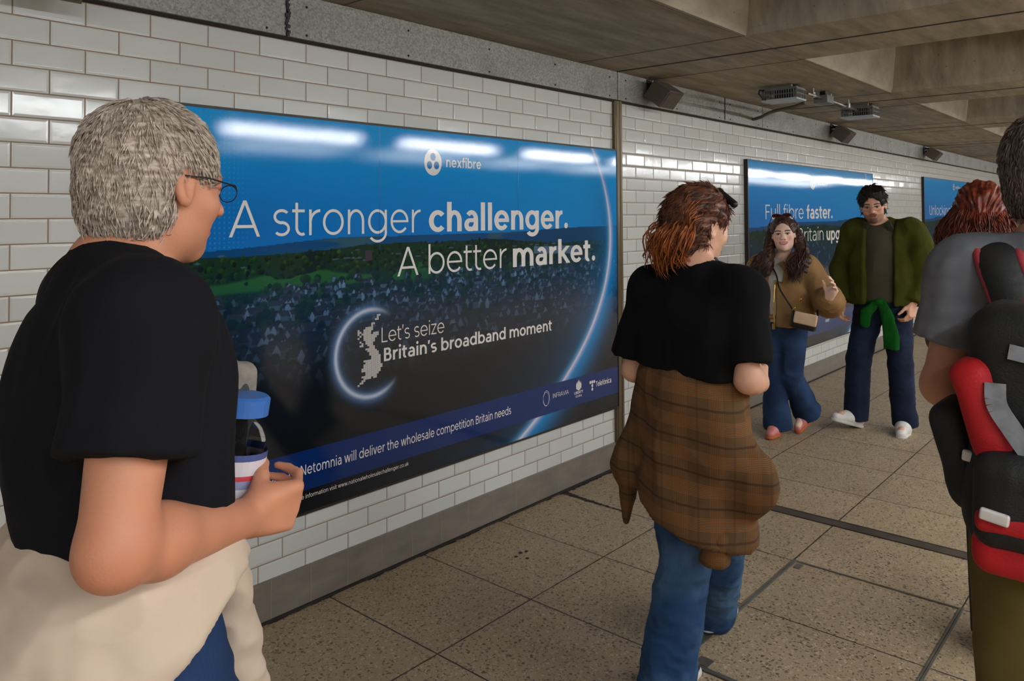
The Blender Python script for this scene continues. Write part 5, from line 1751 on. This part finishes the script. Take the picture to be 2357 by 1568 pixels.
# ------------------------------------------------------------------ the woman in the tan jacket, coming this way
P3 = person('smiling long-haired person in tan suede jacket and blue jeans walking towards the camera', (4.62, -.50), 180)
J = dict(neck=(-.022, -.02, 1.235), shR=(.140, -.01, 1.175), shL=(-.185, -.01, 1.185), hipR=(.055, 0, .77), hipL=(-.105, 0, .77),
         elR=(.235, -.03, .93), wrR=(.20, .14, .80), elL=(-.335, -.02, .955), wrL=(-.415, .20, 1.010),
         knR=(.030, .04, .42), anR=(.025, .0, .095), toeR=(.02, .125, .035), knL=(-.085, .02, .43), anL=(-.10, -.20, .17), toeL=(-.075, -.12, .055),
         head=(-.050, .03, 1.412))
J['handL'] = dict(d=(-.45, .35, .85), n=(.5, .85, -.1), t=(.75, -.35, .5), curl=((18, 22, 14), (22, 24, 14), (26, 26, 16), (30, 28, 18)), sc=.95)
J['handR'] = dict(d=(-.2, .7, -.7), n=(-1, 0, 0), t=(0, .7, .6), sc=.92)
hm = rot(19, 3, 4)
build('body', person_body(J, hm, 1.0, .92, fem=True, nose=.85, jaw=.95), .0032, M['skin'], P3, col=skin_paint((248, 208, 188), J['head'], hm, 1.0, lips=(196, 70, 76), brow=(52, 34, 28), iris=(44, 30, 24), blush=.18, smile=True))
hc = np.array(J['head'])
M['brunette'] = M_hair('dark_brown_hair', (34, 20, 15), (84, 54, 40), (1, 1, .3), 60)
s = hair_cap(J['head'], hm, 1.0, .014, nape=-.09, line=.022, wide=.004)
for q in (-1, 1):
    W_ = lambda x, y, z: np.array(J['head']) + hm @ np.array((q * x, y, z))
    s.chain([W_(.080, -.030, .06), W_(.096, -.028, -.03), W_(.112, .000, -.12), W_(.125, .055, -.20), W_(.125, .075, -.26)], [.022, .030, .040, .042, .026], .03)
o = build('hair', s, H, M['brunette'], P3, post=hair_post(J['head'], hm, 1.03, .008, 13))
rs = np.random.RandomState(17); gs, rd = [], []
for i in range(760):
    q = 1 if i % 2 else -1
    b0 = rs.uniform(-1.0, .55)
    top = hc + hm @ np.array((q * rs.uniform(.004, .04), .055 * b0 + .01, .122 - .02 * abs(b0)))
    sid = hc + hm @ np.array((q * (.090 + .018 * rs.rand()), .042 * b0 - .018, .03 - .02 * rs.rand()))
    jaw_ = hc + hm @ np.array((q * (.090 + .050 * rs.rand()), .030 * b0 + .0, -.085))
    ln = rs.uniform(.23, .33)
    wv, ph = .016, rs.uniform(0, 6)
    ms = hc + np.array((q * (.085 + .085 * rs.rand()) + wv * math.sin(ph), .075 + .06 * max(b0, -.3) + .03 * rs.rand(), -.175))
    m2 = hc + np.array((q * (.080 + .095 * rs.rand()) + wv * math.sin(ph + 2), .100 + .05 * max(b0, -.3) + .04 * rs.rand(), -.225))
    en = hc + np.array((q * (.075 + .095 * rs.rand()) + wv * math.sin(ph + 4), .115 + .05 * max(b0, -.3) + .04 * rs.rand(), -ln))
    gs.append(spline([top, sid, jaw_, ms, m2, en], 22)); rd.append(rs.uniform(.0018, .0044))
strands('hair_locks', wavy(gs, .008, 5, 2.0), rd, M['brunette'], o)
sg = MB()
for q in (-1, 1):
    c_ = hc + hm @ np.array((q * .034, .064, .132))
    sg.poly([tuple(c_ + hm @ np.array((.028 * math.cos(a), .016 * math.sin(a), .010 * math.sin(a)))) for a in np.linspace(0, 2 * PI, 20, endpoint=False)])
    sg.tube([c_ + hm @ np.array((.029 * math.cos(a), .017 * math.sin(a), .011 * math.sin(a))) for a in np.linspace(0, 2 * PI, 20)], .0028, 6)
    sg.tube([c_ + hm @ np.array((q * .028, 0, 0)), hc + hm @ np.array((q * .092, .0, .075))], .0025, 6)
sg.tube([hc + hm @ np.array((-.008, .066, .134)), hc + hm @ np.array((.008, .066, .134))], .0025, 6)
sg.build('sunglasses', M_plain('tortoiseshell', (70, 30, 28), rough=.25, var=.4, scale=60), P3, smooth=True)
M['gold'] = M_plain('gold_metal', (214, 168, 84), rough=.25, metal=1.0, var=.05)
er = MB()
for q in (-1, 1):
    er.tube([hc + hm @ np.array((q * .082 + .004 * math.cos(a), .006 + .010 * math.cos(a), -.052 + .013 * math.sin(a))) for a in np.linspace(0, 2 * PI, 18)], .0028, 6)
er.build('earrings', M['gold'], P3, smooth=True)
s = torso_cloth(Sdf(), J, .012, .93, True)
sleeve(s, J, 'R', .5, .060, .055); sleeve(s, J, 'L', .5, .060, .055)
neck_hole(s, J, hm, .050, .028, .012); s.plane((0, 0, -1), (0, 0, .80), .006)
M['white_cotton'] = M_plain('white_cotton', (226, 222, 216), rough=.9, var=.04, scale=8)
build('top', s, .005, M['white_cotton'], P3, 2, fold=[(.004, (10, 10, 6), 61)])
M['suede'] = M_plain('tan_suede', (148, 114, 76), rough=.95, var=.16, scale=7, spec=.15, bump=.3, bscale=160)
s = torso_cloth(Sdf(), J, .042, .96, True)
s.box((-.03, -.01, .93), (.170, .125, .12), .06, .07)
sleeve(s, J, 'R', .85, .082, .086, .060); sleeve(s, J, 'L', .80, .084, .095, .066)
s.cone((-.415 + .02, .15, .99), (-.36, .06, .97), .062, .085, .03)
neck_hole(s, J, hm, .062, .02, .02)
s.plane((0, 0, -1), (0, 0, .785), .012)
s.box((-.002, .18, .93), (.034, .16, .165), .01, .012, rot(0, 0, 1), sub=True)
s.box((-.02, .16, 1.185), (.055, .13, .10), .01, .02, rot(0, 0, 0), sub=True)
o = build('jacket', s, .0045, M['suede'], P3, 2, fold=[(.010, (7, 7, 5), 63), (.005, (18, 18, 10), 64)])
for q in (-1, 1):
    c = Sdf().box((-.022 + q * .062, .085, 1.172), (.020, .010, .062), .008, .01, rot(0, -24, -q * 22))
    build('collar', c, .004, M['suede'], o, 1)
zp = MB().tube([(-.034, .150, 1.075), (-.030, .168, .95), (-.030, .160, .80)], .0045, 6); zp.box((-.030, .172, .785), (.022, .010, .040)).box((-.035, .150, 1.085), (.014, .010, .03))
zp.build('zip', M['gold'], o)
s = legs_cloth(Sdf(), J, .092, .072, .098, lift=.045, g=.92)
M['jeans_flare'] = M_denim('flared_denim', (30, 50, 84), (52, 84, 126))
build('jeans', s, .005, M['jeans_flare'], P3, 2, fold=[(.007, (9, 9, 12), 65)])
be = MB().tube([(-.025 + .152 * math.cos(a), .132 * math.sin(a), .842) for a in np.linspace(0, 2 * PI, 40)], .014, 8)
be.build('belt', M_plain('tan_leather', (156, 120, 70), rough=.5), P3, smooth=True)
M['pink'] = M_plain('pink_leather', (206, 122, 118), rough=.5); M['orange_sole'] = M_plain('tan_sole', (186, 98, 46), rough=.6)
for q in 'RL': shoe('shoe', J['an' + q], J['toe' + q], M['pink'], M['orange_sole'], P3, .9, heel=.0)

hb = thing('crossbody_bag', 'small black crossbody bag with beige flap on the tan jacket', 'handbag', (4.62, -.50, 0), R(90))
Mh = rot(12, 0, -10)
bc = np.array((-.245, .195, .842)); Wb = lambda x, y, z: bc + Mh @ np.array((x, y, z))
M['black_leather'] = M_plain('black_leather', (18, 17, 17), rough=.3, spec=.6)
build('bag_body', Sdf().box(bc, (.085, .030, .055), .02, .01, Mh), .004, M['black_leather'], hb)
build('flap', Sdf().box(Wb(-.012, .026, .020), (.074, .012, .040), .010, .01, Mh), .004, M_plain('beige_leather', (214, 182, 150), rough=.55), hb)
st = MB().tube(spline([Wb(.082, 0, .05), (-.16, .195, .93), (-.08, .190, 1.05), (-.045, .150, 1.13), (.02, .085, 1.20), (.11, -.02, 1.27)], 20), .006, 8)
st.tube(spline([Wb(-.082, 0, .05), (-.27, .02, .95), (-.20, -.15, 1.10), (.0, -.15, 1.20), (.11, -.02, 1.27)], 16), .006, 8)
st.build('shoulder_strap', M['black_leather'], hb, smooth=True)
ch = MB().tube([Wb(.082, 0, .05), Wb(.066, .0, .085)], .0055, 8).tube([Wb(.045, .002, .13), Wb(.035, .002, .15)], .008, 8)
ch.build('clasp', M['gold'], hb, smooth=True)

# ------------------------------------------------------------------ the man in the olive jacket beside her
P4 = person('bearded person in olive jacket with green sweater tied at the waist, in white sneakers', (5.25, -1.04), 180)
J = dict(neck=(.045, -.01, 1.465), shR=(.215, -.01, 1.420), shL=(-.165, -.01, 1.420), hipR=(.115, 0, .90), hipL=(-.065, 0, .90),
         elR=(.315, -.03, 1.13), wrR=(.285, .08, .905), elL=(-.265, -.04, 1.13), wrL=(-.185, .07, .925),
         knR=(.185, .07, .49), anR=(.205, .07, .105), toeR=(.275, .20, .105), knL=(-.085, .03, .49), anL=(-.095, -.02, .095), toeL=(-.112, .13, .035),
         head=(.072, .055, 1.618))
J['handR'] = dict(d=(.1, .25, -.95), n=(-1, .1, 0), t=(0, 1, .2), curl=((34, 40, 24), (38, 42, 26), (40, 44, 28), (44, 46, 28)))
J['handL'] = dict(d=(.1, .35, -.9), n=(.9, -.3, 0), t=(.2, .9, .2), curl=((34, 40, 24), (38, 42, 26), (40, 44, 28), (44, 46, 28)))
hm = rot(13, -12, 4)
build('body', person_body(J, hm, 1.03, 1.02, jaw=1.08), .0034, M['skin'], P4, col=skin_paint((224, 172, 144), J['head'], hm, 1.03, lips=(150, 84, 74), brow=(28, 22, 20), beard=((36, 28, 24), .45, .9), blush=.12))
M['black_hair'] = M_hair('black_hair', (14, 12, 12), (44, 38, 36), (1, .5, 1), 90)
s = hair_cap(J['head'], hm, 1.03, .014, nape=-.07, line=.012, bulge=(0, .002, .006))
hc = np.array(J['head'])
s.ell(hc + hm @ np.array((.0, .050, .102)), (.064, .036, .020), .02, hm)
o = build('hair', s, H, M['black_hair'], P4, post=hair_post(J['head'], hm, 1.03, .008, 19))
fur(o, 'hair_strands', 1800, .032, .0020, hc + hm @ np.array((.02, -.03, .15)), .20, M['black_hair'], 8, .9)
W_ = lambda x, y, z: Vector(hc + hm @ np.array((x, y, z)) * 1.03)
gl_ = MB()
for q in (-1, 1):
    gl_.tube([W_(q * .082, -.012, .010), W_(q * .080, .03, .010), W_(q * .064, .100, .006)], .0018, 6)
    gl_.tube([W_(q * .034 + .027 * math.cos(a), .112, -.001 + .017 * math.sin(a)) for a in np.linspace(0, 2 * PI, 21)], .0015, 6)
    gl_.tube([W_(q * .060, .112, .004), W_(q * .064, .100, .006)], .0016, 6)
gl_.tube([W_(-.007, .112, .004), W_(.007, .112, .004)], .0016, 6)
gl_.build('eyeglasses', M_plain('silver_wire', (190, 188, 186), rough=.25, metal=1.0, var=.03), P4, smooth=True)
s = torso_cloth(Sdf(), J, .016, 1.02)
sleeve(s, J, 'R', .6, .064, .060); sleeve(s, J, 'L', .6, .064, .060)
neck_hole(s, J, hm, .056, .012, .014); s.plane((0, 0, -1), (0, 0, .93), .006)
build('tshirt', s, .005, M_plain('grey_olive_jersey', (78, 74, 60), rough=.95, var=.08, scale=8, spec=.15), P4, 2, fold=[(.006, (8, 8, 5), 71)])
M['olive'] = M_plain('olive_wool', (64, 66, 22), rough=.95, var=.2, scale=6, spec=.12, bump=.2, bscale=200)
s = torso_cloth(Sdf(), J, .045, 1.04)
s.box((.03, -.02, 1.06), (.20, .135, .20), .07, .08)
sleeve(s, J, 'R', .95, .086, .084, .060); sleeve(s, J, 'L', .95, .092, .100, .062)
s.ell((-.235, .01, 1.24), (.075, .095, .17), .06)
neck_hole(s, J, hm, .064, .012, .02); s.plane((.0, 0, -1), (0, 0, .905), .012)
s.box((.015, .20, 1.15), (.098, .19, .42), .02, .02, rot(0, 0, 0), sub=True)
o = build('jacket', s, .005, M['olive'], P4, 2, fold=[(.012, (6, 6, 4), 73), (.006, (16, 16, 9), 74)])
for q in (-1, 1):
    build('collar', Sdf().box((.035 + q * .098, .075, 1.43), (.022, .010, .075), .008, .01, rot(0, -20, -q * 24)), .004, M_plain('dark_olive_collar', (44, 46, 26), rough=.95), o, 1)
s = legs_cloth(Sdf(), J, .104, .080, .084, lift=.045, g=1.0)
build('jeans', s, .005, M_denim('dark_navy_denim', (22, 30, 52), (34, 46, 74)), P4, 2, fold=[(.006, (8, 8, 9), 75), (.003, (17, 17, 24), 76)])
M['green'] = M_plain('green_knit', (20, 84, 26), rough=.95, var=.25, scale=10, spec=.1, bump=.4, bscale=150)
fl = ((0, 1, .05), 2.4)
s = Sdf()
s.ell((.025, -.01, .928), (.182, .140, .026), .01)
s.ell((.012, .142, .925), (.032, .020, .026), .01)
s.chain([(.035, .140, .915), (.095, .160, .85), (.108, .160, .775)], [.026, .036, .034], .008, flat=fl)
o = build('tied_sweater', s, .005, M['green'], P4, 2, fold=[(.008, (12, 9, 5), 77)])
o['label'] = 'green sweater tied round the waist'
s = Sdf().chain([(-.005, .142, .92), (-.045, .165, .82), (-.068, .165, .68), (-.070, .165, .59)], [.028, .042, .050, .050], .01, flat=fl); s.plane((0, 0, -1), (0, 0, .605), .006)
build('sleeve', s, .004, M['green'], o, 2, fold=[(.007, (26, 12, 5), 78)])
M['white_shoe'] = M_plain('white_leather', (222, 216, 210), rough=.5, var=.05); M['white_sole'] = M_plain('off_white_rubber', (200, 194, 186), rough=.7)
for q in 'RL':
    sh_ = shoe('sneaker', J['an' + q], J['toe' + q], M['white_shoe'], M['white_sole'], P4, 1.06)

# ------------------------------------------------------------------ the backpacker at the right edge
P5 = person('short-haired person in grey t-shirt and khaki shorts carrying the backpack', (1.120, -2.548), 0)
J = dict(neck=(-.02, -.02, 1.485), shR=(.185, -.01, 1.435), shL=(-.185, -.01, 1.425), hipR=(.09, 0, .90), hipL=(-.09, 0, .90),
         elR=(.27, -.06, 1.15), wrR=(.24, .16, 1.05), elL=(-.240, -.035, 1.190), wrL=(-.185, .205, 1.140),
         knR=(.09, .06, .49), anR=(.09, -.02, .09), toeR=(.09, .13, .03), knL=(-.095, -.02, .49), anL=(-.095, -.10, .09), toeL=(-.095, .05, .03),
         head=(-.045, .03, 1.632))
J['handL'] = dict(d=(.35, .9, -.15), n=(.8, -.3, -.3), t=(.1, .1, 1), curl=((40, 40, 22), (44, 44, 24), (46, 46, 26), (50, 48, 28)))
J['handR'] = dict(d=(-.3, .9, -.3), n=(-1, 0, 0), t=(0, 0, 1))
hm = rot(-4, -4, 0)
build('body', person_body(J, hm, 1.0, 1.02), H, M['skin'], P5, col=skin_paint((204, 146, 118), J['head'], hm, 1.0, lips=(160, 90, 80), brow=(70, 56, 46), blush=.2))
s = hair_cap(J['head'], hm, 1.0, .012, nape=-.085)
M['salt_hair'] = M_hair('short_brown_grey_hair', (62, 50, 44), (122, 104, 92), (1, 1, .5), 160)
o = build('hair', s, H, M['salt_hair'], P5, post=hair_post(J['head'], hm, 1.0, .003, 23))
fur(o, 'hair_strands', 2600, .022, .0013, np.array(J['head']) + hm @ np.array((0, -.04, .13)), .25, M['salt_hair'], 6)
s = torso_cloth(Sdf(), J, .026, 1.03)
sleeve(s, J, 'R', .60, .074, .076); sleeve(s, J, 'L', .62, .076, .080)
neck_hole(s, J, hm, .058, .014, .014); s.plane((0, 0, -1), (0, 0, .86), .01)
build('tshirt', s, .005, M_plain('grey_marl', (116, 118, 124), rough=.95, var=.16, scale=10, spec=.15, stretch=(1, 1, 3)), P5, 2, fold=[(.006, (8, 8, 6), 81), (.003, (22, 22, 12), 82)])
s = legs_cloth(Sdf(), J, .108, .094, .092, frac=.02, lift=.0, g=1.04)
build('shorts', s, .006, M_plain('khaki_twill', (104, 92, 52), rough=.9, var=.12, scale=6, spec=.15), P5, 2, fold=[(.008, (8, 8, 9), 83)])
for q in 'RL': shoe('shoe', J['an' + q], J['toe' + q], M['black'], M['white'], P5)

bp = thing('backpack', 'black and red backpack with grey webbing on the shoulders of the shorts wearer', 'backpack', (1.120, -2.548, 0), R(-90))
M['bp_black'] = M_plain('black_pack_cloth', (20, 20, 21), rough=.7, var=.2, scale=12, bump=.3, bscale=260)
M['bp_red'] = M_plain('red_pack_cloth', (178, 10, 22), rough=.7, var=.12, scale=10, bump=.2, bscale=260)
M['bp_grey'] = M_plain('grey_webbing', (134, 136, 142), rough=.6, var=.25, scale=40)
M['bp_pink'] = M_plain('faded_red_edging', (160, 52, 60), rough=.75, var=.1)
s = Sdf().box((.0, -.230, 1.17), (.150, .080, .225), .06, .03); s.ell((0, -.245, 1.03), (.155, .105, .13), .06)
build('pack_body', s, .006, M['bp_black'], bp, 2, fold=[(.006, (8, 8, 8), 91)])
s = Sdf().box((-.005, -.325, 1.065), (.125, .050, .080), .035, .02); build('front_pocket', s, .005, M['bp_black'], bp, 2, fold=[(.005, (12, 12, 12), 92)])
s = Sdf().box((.0, -.290, .975), (.135, .070, .040), .030, .02); build('bottom_panel', s, .005, M['bp_red'], bp, 2)
s = Sdf().box((-.005, -.330, 1.035), (.118, .050, .020), .014, .01); build('pocket_flap', s, .005, M['bp_red'], bp, 2)
for q in (-1, 1):
    s = Sdf().box((q * .118, -.275, 1.205), (.036, .050, .095), .032, .02, rot(0, 0, q * 16)); build('side_panel', s, .005, M['bp_red'], bp, 2, fold=[(.004, (10, 10, 10), 93)])
    s = Sdf().box((q * .172, -.19, 1.10), (.032, .075, .10), .035, .03, rot(0, 0, q * 14)); build('wing_pocket', s, .005, M['bp_black'], bp, 2, fold=[(.005, (12, 12, 9), 94)])
    a = [(q * .070, -.150, 1.31), (q * .090, -.135, 1.39), (q * .125, -.085, 1.470), (q * .135, .01, 1.485), (q * .135, .115, 1.36), (q * .14, .135, 1.24)]
    P_ = spline(a, 26)
    s = Sdf()
    for i in range(len(P_) - 1): s.cone(P_[i], P_[i + 1], .038, .038, .012, flat=((P_[i] - np.array((q * .10, -.02, 1.25))) * np.array((.4, 1, 1)), 2.8))
    st = build('shoulder_strap', s, .005, M['bp_black'], bp, 1)
    for e in (-1, 1):
        g = MB().tube([p + np.array((e * .036, 0, .003)) for p in P_[:22]], .0115, 8); g.build('edging', M['bp_pink'], st, smooth=True)
pi = MB().tube(spline([(-.150, -.190, 1.335), (-.09, -.180, 1.375), (0, -.175, 1.405), (.09, -.18, 1.405), (.15, -.19, 1.36)], 16), .012, 8); pi.build('top_piping', M['bp_red'], bp, smooth=True)
def strap(name, pts, w, mat, t=.004):
    P_ = spline(pts, 14); mb = MB()
    for i in range(len(P_) - 1):
        d = P_[i + 1] - P_[i]; d /= np.linalg.norm(d); n = np.array((0, -1.0, .15)); sd = np.cross(d, n); sd /= np.linalg.norm(sd)
        a, b = P_[i], P_[i + 1] + d * .001
        f = [a - sd * w, a + sd * w, b + sd * w, b - sd * w]; k = [p + n * t for p in f]
        mb.poly(f[::-1]); mb.poly(k)
        for q in range(4): mb.poly([f[q], f[(q + 1) % 4], k[(q + 1) % 4], k[q]])
    return mb.build(name, mat, bp)
strap('webbing', [(-.095, -.322, 1.262), (-.092, -.328, 1.225), (-.068, -.330, 1.185), (-.03, -.335, 1.13)], .016, M['bp_grey'])
strap('webbing', [(-.075, -.314, 1.318), (-.03, -.315, 1.312), (.10, -.310, 1.305)], .013, M['bp_grey'])
for c, m_ in (((-.135, -.282, 1.115), rot(0, 0, 8)), ((-.090, -.384, 1.050), rot(0, 0, 8)), ((-.025, -.338, 1.205), rot(0, 0, 20))):
    MB().box(c, (.044, .012, .020), Matrix(m_.tolist())).build('buckle', M_plain('pale_buckle', (206, 200, 196), rough=.35), bp, bevel=.004)

# ------------------------------------------------------------------ the red-haired walker beyond the backpacker
P6 = person('person with wavy dark red hair walking ahead of the backpacker', (2.56, -2.165), 0)
J = dict(neck=(-.015, -.02, 1.395), shR=(.145, -.01, 1.345), shL=(-.145, -.01, 1.345), hipR=(.075, 0, .86), hipL=(-.075, 0, .86),
         elR=(.165, -.04, 1.08), wrR=(.14, .12, .92), elL=(-.165, -.02, 1.08), wrL=(-.12, .14, .96),
         knR=(.075, .10, .46), anR=(.07, .10, .09), toeR=(.07, .23, .03), knL=(-.03, 0, .46), anL=(-.01, -.12, .09), toeL=(-.01, .01, .03), head=(-.045, .02, 1.540))
for q in 'RL': J['hand' + q] = dict(d=(0, .4, -.9), n=(-1 if q == 'R' else 1, 0, 0), t=(0, .9, .4), sc=.92)
hm = rot(8, 0, 0)
build('body', person_body(J, hm, .98, .93, fem=True), .005, M['skin'], P6, col=skin_paint((224, 174, 150), J['head'], hm, .98, lips=(180, 90, 84), brow=(90, 50, 34)))
hc = np.array(J['head'])
M['red_hair'] = M_hair('dark_red_hair', (50, 16, 10), (134, 54, 28), (1, 1, .35), 60)
s = hair_cap(J['head'], hm, .98, .020, nape=-.08); s.ell(hc + (0, -.06, -.055), (.085, .06, .075), .03)
o = build('hair', s, H, M['red_hair'], P6, post=hair_post(J['head'], hm, .98, .012, 29))
rs = np.random.RandomState(27); gs, rd = [], []
for i in range(1300):
    a = rs.uniform(-PI * 1.02, .06)
    r_ = .092; ca, sa = math.cos(a), math.sin(a)
    top = hc + np.array((.05 * ca * rs.rand(), .05 * sa * rs.rand(), .116))
    sd = hc + np.array((r_ * ca, -.015 + .105 * sa, .03))
    g_ = rs.uniform(.0, .045); ph = rs.uniform(0, 6)
    lo_ = hc + np.array(((r_ + g_) * ca + .012 * math.sin(ph), -.02 + (.115 + g_) * sa, -.05))
    l2 = hc + np.array(((r_ + g_ * .9) * ca + .016 * math.sin(ph + 2), -.02 + (.11 + g_ * .9) * sa, -.105))
    en = hc + np.array(((r_ + g_ * .7) * ca + .016 * math.sin(ph + 4), -.02 + (.10 + g_ * .6) * sa, -.13 - .07 * rs.rand()))
    gs.append(spline([top, sd, lo_, l2, en], 24)); rd.append(rs.uniform(.0010, .0026))
strands('hair_locks', wavy(gs, .014, 4, 2.6), rd, M['red_hair'], o)
s = torso_cloth(Sdf(), J, .032, .94, True); sleeve(s, J, 'R', .9, .072, .066, .05); sleeve(s, J, 'L', .9, .072, .066, .05)
neck_hole(s, J, hm, .058, .012, .012); s.plane((0, 0, -1), (0, 0, .80), .01)
build('jacket', s, .006, M_plain('brown_jacket_cloth', (118, 84, 48), rough=.9, var=.15, scale=7), P6, 2, fold=[(.007, (8, 8, 6), 95)])
s = legs_cloth(Sdf(), J, .098, .084, .07, g=.93); build('trousers', s, .006, M_plain('dark_trouser_cloth', (36, 34, 36), rough=.9), P6, 2)
for q in 'RL': shoe('shoe', J['an' + q], J['toe' + q], M['black'], M['white'], P6, .92)
